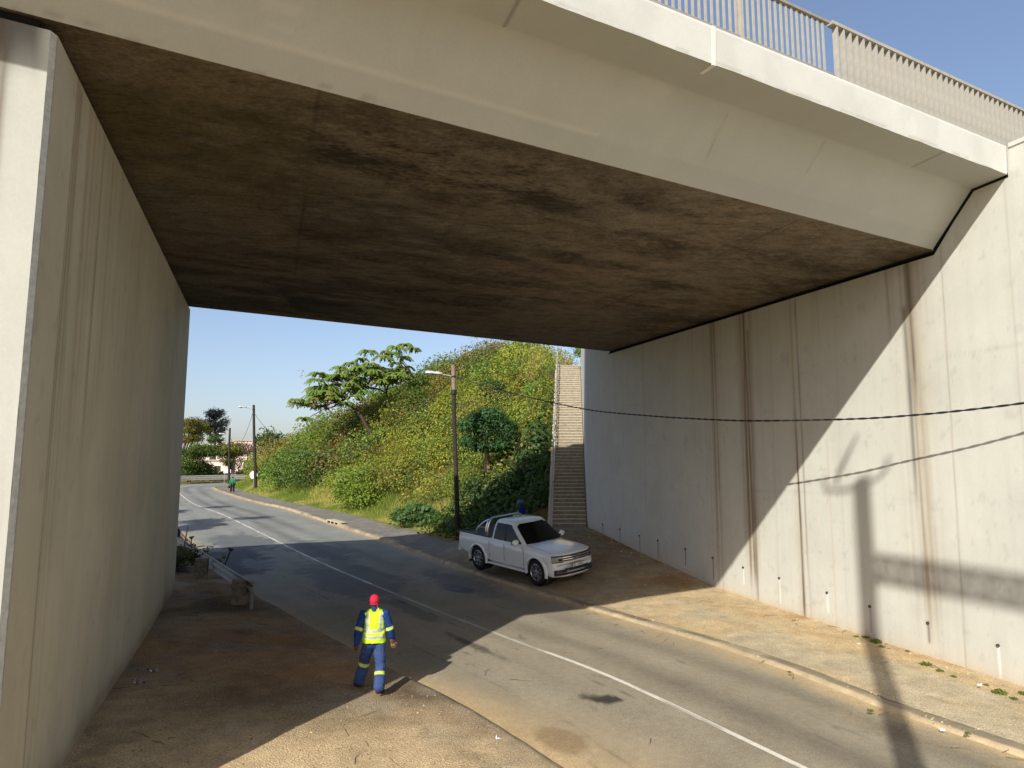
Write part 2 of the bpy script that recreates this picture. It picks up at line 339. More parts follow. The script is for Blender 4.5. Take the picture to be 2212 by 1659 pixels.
# ------------------------------------------------------------------ road
SS = np.r_[np.arange(-34, -4, .5), np.arange(-4, 34, .14), np.arange(34, 70, .4), np.arange(70, 125, .6)]
def road():
    T = np.linspace(-1, 1, 91); S, U = np.meshgrid(SS, T, indexing='ij')
    t = np.where(U < 0, U*(wl(S)+.03), U*(wr(S)+.03)); P = PT(S, t); x, y = P[..., 0], P[..., 1]
    z = zr(y)-.012*np.abs(t)*.6+.02+.012*(fbm(x*.5, y*.5, 3)-.5)
    grey = lin('84837c'); dusty = lin('918773'); sand = lin('b69d76'); dark = lin('57575a')
    n1 = fbm(S*.18, t*.9, 11); n2 = fbm(x*1.3, y*1.3, 12, 5); n3 = fbm(S*.5, t*2.2, 13, 4)
    near = 1-sstep(12, 32, S)
    c = mix(np.broadcast_to(grey, x.shape+(3,)), dusty, near*.9)
    c = c*(.80+.40*n1)[..., None]*(.86+.28*n2)[..., None]
    # wheel tracks, darker, patchy along the road
    for tc_, w_, a_ in ((.95, .42, .34), (2.45, .40, .30), (-1.0, .35, .1), (-2.4, .3, .07)):
        k = np.exp(-((t-tc_-.15*(n3-.5))/w_)**2)*a_*sstep(.3, .65, fbm(S*.12, t*.4, 31)+.12)
        c = c*(1-k)[..., None]
    # dust at the edges
    eL = np.exp(-np.maximum(t+wl(S), 0)/(.16+1.0*(1-sstep(0, 9, S))*sstep(-9, 2, S)+.25*(n3-.3)))
    eR = np.exp(-np.maximum(wr(S)-t, 0)/np.maximum(.28+.9*(n3-.35)*(1-sstep(8, 20, S)), .08))
    c = mix(c, sand*(.8+.35*n2)[..., None], np.clip(1.15*np.clip(eL+eR*.9, 0, 1)-.08, 0, .95))
    # old patches, spills and tar
    def blob(px, py, rx, ry, ang, col, a, seed, edge=.35):
        nonlocal c
        dx, dy = x-px, y-py; u = (dx*math.cos(ang)+dy*math.sin(ang))/rx; v = (-dx*math.sin(ang)+dy*math.cos(ang))/ry
        r = np.sqrt(u*u+v*v)+(fbm(x*2.2, y*2.2, seed)-.5)*.9
        c = mix(c, np.broadcast_to(col, c.shape), a*(1-sstep(1-edge, 1+edge*.3, r)))
    blob(1.74, 12.96, .34, .30, 0, lin('2a2723'), .92, 41, .15); blob(1.35, 13.1, .2, .12, .5, lin('353029'), .8, 42)
    blob(.76, 11.14, .55, .42, 2.1, lin('7a6448'), .6, 43); blob(-1.75, 23.55, .95, .42, 2.1, lin('4c4e50'), .75, 46, .25); blob(-2.16, 24.08, .62, .42, 2.1, lin('75787c'), .7, 44, .1)
    blob(-3.0, 20.5, 2.0, .35, 2.1, lin('4a4a4a'), .5, 45); blob(-.9, 16.6, 1.3, .16, 2.15, lin('3c3a36'), .7, 47)
    blob(-12.2, 30.2, 4.4, 1.5, 2.1, lin('47494d'), .85, 48, .2); blob(-10.8, 29.2, 1.8, .75, 2.1, lin('7c7e80'), .6, 49, .2)
    blob(-14.4, 36.5, 4.2, 1.6, 2.1, lin('53565b'), .7, 50, .2); blob(-9.4, 33.4, 4.6, 1.2, 2.1, lin('54565a'), .65, 51, .2)
    blob(-6.0, 25.6, 4.6, 1.7, 2.1, lin('5a5c5f'), .55, 52, .3); blob(-1.9, 25.0, 3.4, .8, 2.1, lin('5c5d5e'), .5, 53, .3)
    for k in range(60):      # small stains and skid marks
        s_ = rng.uniform(-4, 30); t_ = rng.uniform(-2.8, 3.2); q = PT(s_, t_)
        blob(q[0], q[1], rng.uniform(.05, .35), rng.uniform(.02, .06), rng.uniform(1.6, 2.6), lin('4b463d'), rng.uniform(.2, .5), 60+k)
    # long cracks sealed beside the centre line
    for tc_, a_ in ((-.42, .5), (1.75, .3), (-2.2, .3)):
        k = np.exp(-((t-tc_-.35*(fbm(S*.35, S*0, 81)-.5))/.022)**2)*a_*sstep(.45, .6, fbm(S*.25, S*0+tc_, 82)); c = c*(1-k)[..., None]
    n, k = S.shape; idx = np.arange(n*k).reshape(n, k)
    F = np.stack([idx[:-1, :-1], idx[:-1, 1:], idx[1:, 1:], idx[1:, :-1]], -1).reshape(-1, 4)
    me = raw_mesh('road', np.stack([x, y, z], -1).reshape(-1, 3), F, col=np.clip(c, .004, 1).reshape(-1, 3), smooth=True)
    tag(link('road', me, M['asphalt']), kind='structure')
road()
def paintline():
    ss = np.arange(-30, 120, .12); S, T = np.meshgrid(ss, np.array([-.055, 0, .055]), indexing='ij'); P = PT(S, T); x, y = P[..., 0], P[..., 1]
    z = zr(y)+.02+.012*(fbm(x*.5, y*.5, 3)-.5)+.005
    n, k = S.shape; idx = np.arange(n*k).reshape(n, k)
    F = np.stack([idx[:-1, :-1], idx[:-1, 1:], idx[1:, 1:], idx[1:, :-1]], -1).reshape(-1, 4)
    w = .35+.65*sstep(.38, .5, fbm(S*1.1, T*9, 91)); fade = np.where((S > 7) & (S < 17), .45, 1)*w
    base = lin('cfcabd'); worn = lin('8f8878'); c = mix(np.broadcast_to(worn, S.shape+(3,)), base, np.clip(fade, 0, 1))
    me = raw_mesh('centre_line', np.stack([x, y, z], -1).reshape(-1, 3), F, col=c.reshape(-1, 3)); tag(link('centre_line', me, M['asphalt']), kind='structure')
paintline()

# ------------------------------------------------------------------ verges, kerb, pavement
DIRT = lin('9a8468'); DIRTD = lin('675642'); TAN = lin('cdb58e'); ORNG = lin('b08658'); CONC = lin('b3a58a'); PAVD = lin('7b766d')
def zl(x, y, O, S):
    z = GL(x, y)+.05*(fbm(x*.8, y*.8, 5)-.5)*sstep(.1, 1, O)+.02*(fbm(x*4, y*4, 6)-.5)
    z = np.where(O < .02, zr(y)-.05, z); return z
def cl(x, y, O, S):
    n1 = fbm(x*.6, y*.6, 21); n2 = fbm(x*3, y*3, 22); n3 = fbm(x*.25, y*.25, 23)
    c = mix(np.broadcast_to(DIRTD, x.shape+(3,)), DIRT, sstep(.3, .65, n1)); c = mix(c, ORNG*.9, .5*sstep(.5, .75, n3)); c = mix(c, lin('8d8576')*np.ones(3), .55*sstep(.52, .7, fbm(x*.9, y*.9, 24)))
    c = c*(.75+.5*n2)[..., None]
    lit = 1-sstep(8.5, 13, y+.2*x); c = mix(c, TAN*(.8+.35*n2)[..., None], lit*.85)  # sunlit near part of the verge painted paler in its colour
    k = np.exp(-O/.35); c = mix(c, lin('8a7f6e')*(.8+.4*n2)[..., None], k*.7)
    mould = sstep(.55, .7, fbm(x*1.5, y*1.5, 29)); c = mix(c, lin('4d4a30')*np.ones(3), .35*mould*sstep(3, 6, O)); return c
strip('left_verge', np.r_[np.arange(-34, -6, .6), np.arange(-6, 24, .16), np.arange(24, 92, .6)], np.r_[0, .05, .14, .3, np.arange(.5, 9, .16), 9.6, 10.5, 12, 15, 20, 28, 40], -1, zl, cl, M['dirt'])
def zk(x, y, O, S):
    h = np.interp(O, [0, .1, .28, .4], [-.04, .09, .125, .10]); h = np.where(h > 0, h*(.55+.45*sstep(10, 18, S)), h); wob = .05*(fbm(S*.8, O*3, 36)-.5)*(1-sstep(14, 22, S))
    return zr(y)+h+wob
def ck(x, y, O, S):
    n2 = fbm(x*3, y*3, 37); c = mix(np.broadcast_to(lin('8f8470'), x.shape+(3,)), lin('6f675a'), sstep(.4, .65, fbm(S*.9, O*4, 38))); c = mix(c, TAN*np.ones(3), (.12+.3*(O < .12))*(.4+1.2*fbm(S*.7, O*2, 39))*(1-.4*sstep(20, 34, S)))
    joint = (np.abs((S % 1.0)-.5) > .48)&(S > 16); return c*(.75+.5*n2)[..., None]*np.where(joint, .6, 1)[..., None]
KS = np.r_[np.arange(-34, -4, .5), np.arange(-4, 60, .12), np.arange(60, 92, .5)]
strip('kerb', KS, np.array([0, .05, .1, .16, .22, .28, .34, .4]), 1, zk, ck, M['slab'])
def zp(x, y, O, S):
    g_ = GR(x, y); k = zr(y)+.055+.045*sstep(10, 18, S); b = sstep(.4, 1.6, O); z = k*(1-b)+g_*b
    return z+.03*(fbm(x*1.2, y*1.2, 7)-.5)*sstep(.4, 1, O)+.012*(fbm(x*5, y*5, 8)-.5)
def cp(x, y, O, S):
    n1 = fbm(x*.5, y*.5, 25); n2 = fbm(x*2.6, y*2.6, 26); n3 = fbm(x*.9, y*.9, 28)
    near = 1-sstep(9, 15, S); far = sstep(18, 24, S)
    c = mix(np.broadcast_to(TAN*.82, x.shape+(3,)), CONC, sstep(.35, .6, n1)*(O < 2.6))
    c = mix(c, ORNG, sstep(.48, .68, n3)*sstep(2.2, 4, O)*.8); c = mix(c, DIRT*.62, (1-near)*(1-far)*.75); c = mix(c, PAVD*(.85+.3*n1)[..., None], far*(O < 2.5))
    c = mix(c, lin('6f6a3c')*np.ones(3), far*(O >= 2.5)*.9)
    return c*(.78+.44*n2)[..., None]
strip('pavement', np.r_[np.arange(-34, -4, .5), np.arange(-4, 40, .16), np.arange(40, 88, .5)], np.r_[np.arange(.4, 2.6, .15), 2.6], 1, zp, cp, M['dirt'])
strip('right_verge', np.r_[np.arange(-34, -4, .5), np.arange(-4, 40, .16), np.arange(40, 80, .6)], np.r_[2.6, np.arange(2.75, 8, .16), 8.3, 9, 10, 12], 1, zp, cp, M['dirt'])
# far land, one sheet to the horizon, lower than everything above
def far_ground():
    xs = np.r_[-3000, -900, -300, np.arange(-160, 161, 10), 300, 900, 3000]; ys = np.r_[-400, -120, np.arange(-60, 181, 8), 260, 500, 1200, 3500]
    X, Y = np.meshgrid(xs, ys, indexing='ij'); Z = zr(Y)-.45-1.2*sstep(115, 150, Y)+.5*(fbm(X*.05, Y*.05, 9)-.5)*sstep(60, 200, np.abs(X)+np.abs(Y))
    D = np.hypot(X-np.interp(Y, _p[:len(_p)-200, 1], _p[:len(_p)-200, 0]), 0); Z = Z-.25*(D < 20)
    c = mix(np.broadcast_to(lin('5f6236'), X.shape+(3,)), lin('7d7446'), fbm(X*.08, Y*.08, 33))
    n, k = X.shape; idx = np.arange(n*k).reshape(n, k); F = np.stack([idx[:-1, :-1], idx[1:, :-1], idx[1:, 1:], idx[:-1, 1:]], -1).reshape(-1, 4)
    tag(link('ground', raw_mesh('ground', np.stack([X, Y, Z], -1).reshape(-1, 3), F, col=c.reshape(-1, 3), smooth=True), M['dirt']), kind='structure')
far_ground()

# ------------------------------------------------------------------ hillside
def pave_dist(x, y):
    """signed distance behind the foot of the bank and position along it"""
    best = np.full(np.shape(x), 1e9); sg = np.zeros(np.shape(x)); al = np.zeros(np.shape(x)); acc = 0
    for a, b in zip(PAVE[:7], PAVE[1:8]):
        d = b-a; L = np.linalg.norm(d); d = d/L
        tt = np.clip((x-a[0])*d[0]+(y-a[1])*d[1], 0, L); qx, qy = a[0]+d[0]*tt, a[1]+d[1]*tt
        r = np.hypot(x-qx, y-qy); s_ = np.sign((x-qx)*d[1]-(y-qy)*d[0]); k = r < best
        best = np.where(k, r, best); sg = np.where(k, s_, sg); al = np.where(k, acc+tt, al); acc += L
    return best*sg, al
ST0, ST1 = np.array([1.84, 31.2, 1.45]), np.array([3.24, 46., 11.03])      # left edge of the stairs
def crest(al): return np.interp(al, [0, 8, 15, 24, 32, 40, 50, 62, 80], [10.3, 10.9, 13.4, 14.3, 13.8, 12.2, 9.4, 5.4, 1.6])
def hillz(x, y):
    d, al = pave_dist(x, y); base = np.where(al < 8, np.interp(al, [0, 6.5], [1.45, .45]), zr(y)+.2)
    ramp = .12*np.clip(d, 0, 1.6)+.86*np.clip(d-1.6, 0, None); cr = crest(al)
    h = -np.log(np.exp(-ramp*1.1)+np.exp(-cr*1.1))/1.1+.1*0
    h = h+.55*(fbm(x*.35, y*.35, 55)-.5)*sstep(1, 4, d)
    z = base+np.maximum(h, -.05)
    tt = np.clip((y-ST0[1])/(ST1[1]-ST0[1]), -.1, 1.1); sx = ST0[0]+(ST1[0]-ST0[0])*tt; sz = ST0[2]+(ST1[2]-ST0[2])*np.clip(tt, 0, 1)
    k = 1-sstep(.2, 2.2, np.abs(sx-x)); return z*(1-k)+(sz-.12)*k
def hill():
    a_ = np.arange(0, 95, .5); dd = np.r_[0, .4, .8, np.arange(1.2, 18, .5), 19, 21, 24, 28]
    cum = np.r_[0, np.cumsum(np.linalg.norm(np.diff(PAVE, axis=0), axis=1))]
    def foot(al): return np.stack([np.interp(al, cum, PAVE[:, k]) for k in (0, 1)], -1)
    F0 = foot(a_); xs = np.arange(-52, 5.6, .6); ys = np.arange(30.6, 112, .6)
    X, Y = np.meshgrid(xs, ys, indexing='ij'); d, al = pave_dist(X, Y); Z = hillz(X, Y); Z = np.where(d < 0, np.minimum(zr(Y)-.3, Z), Z)
    tt = (Y-ST0[1])/(ST1[1]-ST0[1]); sx = ST0[0]+(ST1[0]-ST0[0])*np.clip(tt, -.2, 1)
    keep = (d > -.4) & (d < 30) & ~(X > sx+.25) & (Y < 100)
    c = mix(np.broadcast_to(lin('4a4524'), X.shape+(3,)), lin('6b5a35'), fbm(X*.7, Y*.7, 56))
    n, k = X.shape; idx = np.arange(n*k).reshape(n, k); Fq = np.stack([idx[:-1, :-1], idx[1:, :-1], idx[1:, 1:], idx[:-1, 1:]], -1).reshape(-1, 4)
    Fq = Fq[keep.ravel()[Fq].all(1)]
    tag(link('hillside', raw_mesh('hillside', np.stack([X, Y, Z], -1).reshape(-1, 3), Fq, col=c.reshape(-1, 3), smooth=True), M['dirt']), kind='structure')
hill()
# ------------------------------------------------------------------ bridge and walls
S0, S1 = np.array([-5.22, 7.16, 9.38]), np.array([9.54, 14.74, 9.14])          # near edge of the underside
F0, F1 = np.array([-10.61, 21.7, 9.47]), np.array([4.2, 29.11, 9.22])          # far edge
DU = (S1-S0)/np.linalg.norm(S1-S0); LU = np.linalg.norm(S1-S0)
OFF_R, OFF_O, OFF_T = np.array([.34, -.92, 1.04]), np.array([.60, -1.61, 1.06]), np.array([.61, -1.64, 1.65])
NRM = np.array([DU[1], -DU[0], 0]); NRM /= np.linalg.norm(NRM)                  # horizontal, out of the near face
CREAM = lin('d3d3c9')*0.66
def grid_obj(name, P, c, m, parent, flip=False, kind=None):
    n, k = P.shape[:2]; idx = np.arange(n*k).reshape(n, k)
    F = np.stack([idx[:-1, :-1], idx[1:, :-1], idx[1:, 1:], idx[:-1, 1:]], -1).reshape(-1, 4)
    if flip: F = F[:, ::-1]
    V = P.reshape(-1, 3)-(np.array(parent.location) if parent is not None else 0)
    return link(name, raw_mesh(name, V, F, col=np.clip(c, .004, 1).reshape(-1, 3), smooth=True), m, parent)

bridge = thing('road_bridge', 'wide painted concrete bridge spanning the road, with a dark stained underside', 'bridge', (2, 14, 9.2))
U = np.r_[np.arange(-27, -7, 1.), np.arange(-7, LU-.06, .05), LU-.03]                                       # along the near edge
def near_line(u, off): return S0+DU*np.asarray(u)[..., None]+off
def far_line(u, off):
    t = np.asarray(u)/LU; return F0+(F1-F0)*t[..., None]+off
def paintnoise(u, v, seed=100): return (.955+.09*fbm(u*.35, v*.5, seed))[..., None]
def girder():
    prof = [np.zeros(3)+OFF_R*t for t in np.linspace(0, 1, 22)]+[OFF_R+(OFF_O-OFF_R)*t for t in np.linspace(.08, 1, 10)]
    UU, K = np.meshgrid(U, np.arange(len(prof)), indexing='ij'); P = S0+DU*UU[..., None]+np.array(prof)[K]
    hgt = np.where(K < 22, K/21., 1.2)
    c = np.broadcast_to(CREAM, UU.shape+(3,))*paintnoise(UU, hgt*2)
    c = c*(1-.10*sstep(.2, .45, fbm(UU*.5, hgt*3, 103))*sstep(.5, 1.2, hgt))[..., None]
    line = np.exp(-((hgt-.30)/.018)**2)*(UU < 7.3); c = mix(c, np.broadcast_to(lin('eee9da')*0.80, c.shape), .7*line); c = c*(1-.12*np.exp(-((hgt-.27)/.02)**2)*(UU < 7.3))[..., None]
    c = c*(1-.05*(hgt < .28))[..., None]
    for uj, h0, h1, a in ((9.55, .35, .95, .32), (11.9, .55, .98, .30), (4.2, .5, 1.0, .05)):
        c = c*(1-a*np.exp(-((UU-uj-.1*(hgt-.5))/.022)**2)*.6*(hgt > h0)*(hgt < h1))[..., None]
    low = (K == 0)|(K == 1); c = c*np.where(low, 1-.22*sstep(.5, .7, fbm(UU*5, K*.7, 104, 5))*(UU < 4), 1)[..., None]
    scuff = (fbm(UU*1.7, hgt*5, 107) > .72)&(UU < 3)&(hgt > .4); c = np.where(scuff[..., None], c*1.06, c)
    speck = fbm(UU*9, hgt*40, 108, 2) > .86; c = np.where((speck & (hgt > 1))[..., None], c*.6, c)
    g_ = grid_obj('girder_side', P, c, M['wallpaint'], bridge)
    Pf = F0+(F1-F0)*(UU/LU)[..., None]-np.array(prof)[K]*np.array([1, 1, -1]); grid_obj('girder_side', Pf, c, M['wallpaint'], bridge, flip=True)
girder()
def soffit():
    v = np.linspace(0, 1, 330); UU, V = np.meshgrid(np.r_[np.arange(-27, -7, 1.), np.arange(-7, LU+.9, .055)], v, indexing='ij')
    P = (S0+DU*UU[..., None])*(1-V[..., None])+(F0+(F1-F0)*(UU/LU)[..., None])*V[..., None]
    d = V*15.4
    base = lin('70675a'); black = lin('342e28'); tan = lin('8b7d66'); red = lin('72604f')
    wu, wd = UU+.6*(fbm(UU*.7, d*.7, 211)-.5), d+.5*(fbm(UU*.6, d*.8, 212)-.5)
    n1 = fbm(wu*.16, wd*.42, 201, 6); n2 = fbm(wu*.55, wd*1.5, 202, 6); n3 = fbm(UU*.45, d*.5, 203, 5); n4 = fbm(UU*2.2, d*5, 204, 5); n5 = fbm(UU*6, d*9, 208, 4)
    c = mix(np.broadcast_to(base, UU.shape+(3,)), red, .5*sstep(.45, .7, n3)); c = mix(c, tan, .8*sstep(.46, .66, n1*.6+n2*.4)*sstep(5, 13, UU+.25*d)); c = mix(c, tan*.85, .35*sstep(.5, .7, n4*.5+n2*.5))
    c = mix(c, black, .62*sstep(.43, .61, n1*.40+n2*.40+n4*.2)); c = mix(c, black*.8, .55*sstep(.50, .60, n2*.5+n5*.5)*sstep(.40, .55, n1)); c = mix(c, lin('8a8272')*np.ones(3), .25*sstep(.56, .66, n5*.6+n4*.4))
    sp = sstep(.46, .58, fbm(UU*9, d*22, 205, 4)*.55+.45*n2)*np.exp(-((d-1.5)/1.5)**2)*sstep(1.5, 3.5, UU)*(1-sstep(6.5, 10, UU)); c = mix(c, np.broadcast_to(lin('201a14'), c.shape), .7*sp)
    olive = np.exp(-((UU-.8)/2.2)**2)*np.exp(-((d-2)/3)**2); c = mix(c, np.broadcast_to(lin('6c6140'), c.shape), .6*olive*sstep(.35, .6, n2+.1))
    edge = np.exp(-d/.22); c = mix(c, np.broadcast_to(lin('857c66'), c.shape), .5*edge*sstep(.4, .6, n2))
    # day joints and a few board marks, one squared black patch near the far edge
    for uj, dj, a_ in ((2.95, .012, .32), (5.95, .02, .22), (9.1, .0, .3), (12.4, .01, .42)): c = c*(1-a_*np.exp(-((UU-uj-dj*d)/.022)**2)*sstep(.38, .55, fbm(UU*0+uj, d*.5, 207)+.1))[..., None]
    for dj in (3.6, 7.3, 11.0): c = c*(1-.16*np.exp(-((d-dj-.03*np.sin(UU))/.025)**2)*sstep(.42, .6, fbm(UU*.3, d*0+dj, 209)))[..., None]
    sq = sstep(2.5, 2.55, UU-.25*(d-11))*(1-sstep(5.6, 6.4, UU))*sstep(11.2, 11.5, d)*(1-sstep(14, 14.6, d)); c = mix(c, np.broadcast_to(lin('27262a'), c.shape), .55*sq*sstep(.3, .6, n2+.1))
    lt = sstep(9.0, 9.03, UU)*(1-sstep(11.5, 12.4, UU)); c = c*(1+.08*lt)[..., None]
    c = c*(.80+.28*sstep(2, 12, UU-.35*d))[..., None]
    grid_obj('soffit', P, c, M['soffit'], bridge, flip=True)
soffit()
def deck_misc():
    m = MB()                                                    # road slab on top, keeps the sun out
    q = [near_line(-27., OFF_O+[0, 0, .02]), near_line(LU-.03, OFF_O+[0, 0, .02]), far_line(LU, np.array([-.6, 1.61, 1.08])), far_line(-27., np.array([-.6, 1.61, 1.08]))]
    m.add([p+[0, 0, dz] for dz in (0, .12) for p in q], [(0, 1, 2, 3), (7, 6, 5, 4), (0, 4, 5, 1), (1, 5, 6, 2), (2, 6, 7, 3), (3, 7, 4, 0)]); m.build('deck_slab', M['slabdeck'], bridge)
deckm = plain('deck_concrete', lin('8f8a80'), .95, 0, .1, .1, 2); M['slabdeck'] = deckm
deck_misc()
def parapet():
    # near parapet, its face as a fine grid, the rest plain
    prof = [OFF_O+(OFF_T-OFF_O)*t for t in np.linspace(0, 1, 14)]+[OFF_T-NRM*w+np.array([0, 0, .01]) for w in (.02, .15, .3)]+[OFF_O-NRM*.3+[0, 0, .15]]
    UU, K = np.meshgrid(U, np.arange(len(prof)), indexing='ij'); P = S0+DU*UU[..., None]+np.array(prof)[K]
    P[..., 2] += .012*(fbm(UU*2.2, UU*0, 301)-.5)*(K < 2)*2
    c = np.broadcast_to(lin('dddcd3')*0.76, UU.shape+(3,))*paintnoise(UU, K*.1, 302)
    chip = (K < 2)*sstep(.5, .62, fbm(UU*3.5, K*.8, 303, 5)); c = mix(c, np.broadcast_to(lin('8d8678'), c.shape), .3*chip)
    c = c*(1-.07*sstep(.5, .7, fbm(UU*1.8, K*.06, 304)))[..., None]
    o = grid_obj('parapet', P, c, M['wallpaint'], bridge)
    o2 = MB()
    o2.bar(near_line(8.61, OFF_O+[0, 0, -.015]-NRM*.13), near_line(8.61, OFF_T+[0, 0, .012]-NRM*.13), .07, .285, NRM); j = o2.build('joint_cover', M['jointwhite'], bridge)
    f = MB(); Lf = np.array([-.6, 1.61, 1.06]); f.bar((far_line(-27., Lf)+far_line(-27., Lf+[0, 0, .6]))/2, (far_line(LU, Lf)+far_line(LU, Lf+[0, 0, .6]))/2, .3, .6); f.build('parapet', M['slabdeck'], bridge)
M['jointwhite'] = plain('joint_paint', lin('e8e5dc')*0.80, .7, 0, .3, .04, 10)
parapet()
def joint_strip():
    m = MB()                                                    # dark bearing gap and expansion joint against the right wall
    inw = np.array([.93, .34, 0])
    for a, b in ((S1+DU*.02, S1+OFF_R), (S1+OFF_R, S1+OFF_O)): m.bar(a+inw*.03, b+inw*.03, .09, .07, inw)
    a, b = S1, F1; m.bar(a+inw*.34+[0, 0, -.07], b+inw*.34+[0, 0, -.07], .5, .115)
    m.build('expansion_joint', M['darkgap'], bridge)
    m = MB(); m.bar(S0-DU*3+[0, .4, -.075], S0+DU*-.35+[0, .4, -.075], .6, .12); b0 = S0+(F0-S0)*.02-DU*.5; m.bar(b0+[0, 0, -.075], F0-DU*.5+[0, 0, -.085], .6, .12); m.build('bearing_gap_dark', M['darkgap'], bridge)  # black bars stand in for the shaded recess above the left abutment
joint_strip()
def railing():
    ins = OFF_T-NRM*.13
    r = MB(); r.bar(near_line(-5., ins+[0, 0, 1.075]), near_line(11.42, ins+[0, 0, 1.075]), .075, .05); r.bar(near_line(-5., ins+[0, 0, .11]), near_line(11.5, ins+[0, 0, .11]), .06, .05)
    for u in np.arange(.4, 11.3, 1.0): r.bar(near_line(u, ins+[0, 0, 0]), near_line(u, ins+[0, 0, .1]), .05, .05)
    ra = r.build('railing', M['railtop'], bridge)
    for u in (9.31, 6.1):
        pm = MB(); pm.bar(near_line(u, ins), near_line(u, ins+[0, 0, 1.05]), .10, .06, DU); o = pm.build('post', M['railpaint'], None); o.parent = ra; o.data.transform(Matrix.Translation(-Vector(bridge.location)))
    def copies(us, size, nm, dz0, dz1, par):
        me = None
        for u in us:
            if me is None:
                b = MB(); b.box((0, 0, (dz0+dz1)/2), (size[0], size[1], dz1-dz0), np.array([DU*[1, 1, 0]/np.linalg.norm(DU[:2]), NRM, [0, 0, 1]]))
                me = b.build(nm, M['railpaint']); k = me
            else:
                k = me.copy(); COL.objects.link(k)
            k.parent = par; k.location = near_line(u, ins)-np.array(bridge.location)
    copies(np.arange(5.0, 11.35, .128), (.045, .018), 'baluster', .13, 1.06, ra)
    r = MB(); r.bar(near_line(11.47, ins+[0, 0, 1.085]), near_line(20.5, ins+[0, 0, 1.085]), .12, .06); rb = r.build('railing', M['railpaint'], bridge)
    rb['label'] = 'denser railing length of deep vertical slats'
    copies(np.arange(11.6, 18.4, .178), (.035, .095), 'slat', 0, 1.055, rb)
railing()

# right retaining wall -------------------------------------------------
E0 = np.array([3.46, 31.11]); dR = np.array([.3485, -.9373]); nR = np.array([-dR[1], dR[0]])*-1   # nR points to the road
NRW = np.array([-.9373, -.3485])
def streak(c, u, z, u0, w, z1, z0, a, col, seed, fine=11, wob=.0):
    k = np.exp(-((u-u0-wob*(z-4)*.02-.05*(fbm(z*.5, z*0+u0, seed)-.5))/w)**2)
    f = .12+.88*sstep(.42, .60, fbm(u*fine, z*.10, seed+1, 2)); fade = sstep(z0-.2, z0+1.5, z)*(1-sstep(z1-.05, z1+.05, z))
    br = .55+.45*fbm(u*3, z*.9, seed+2)*1.5
    return mix(c, np.broadcast_to(col, c.shape), np.clip(a*k*f*fade*br, 0, 1))
WEEP = [(1.43, 1.7), (2.93, 1.62), (4.48, 1.51), (5.78, 1.46), (7.52, 1.35), (9.06, 1.25), (10.55, 1.15), (12.09, 1.07), (13.83, .97), (15.15, .87), (16.68, .81), (18.2, .70), (19.7, .62)]
BR, DK, GY = lin('6b5236'), lin('3b342c'), lin('6d675c')
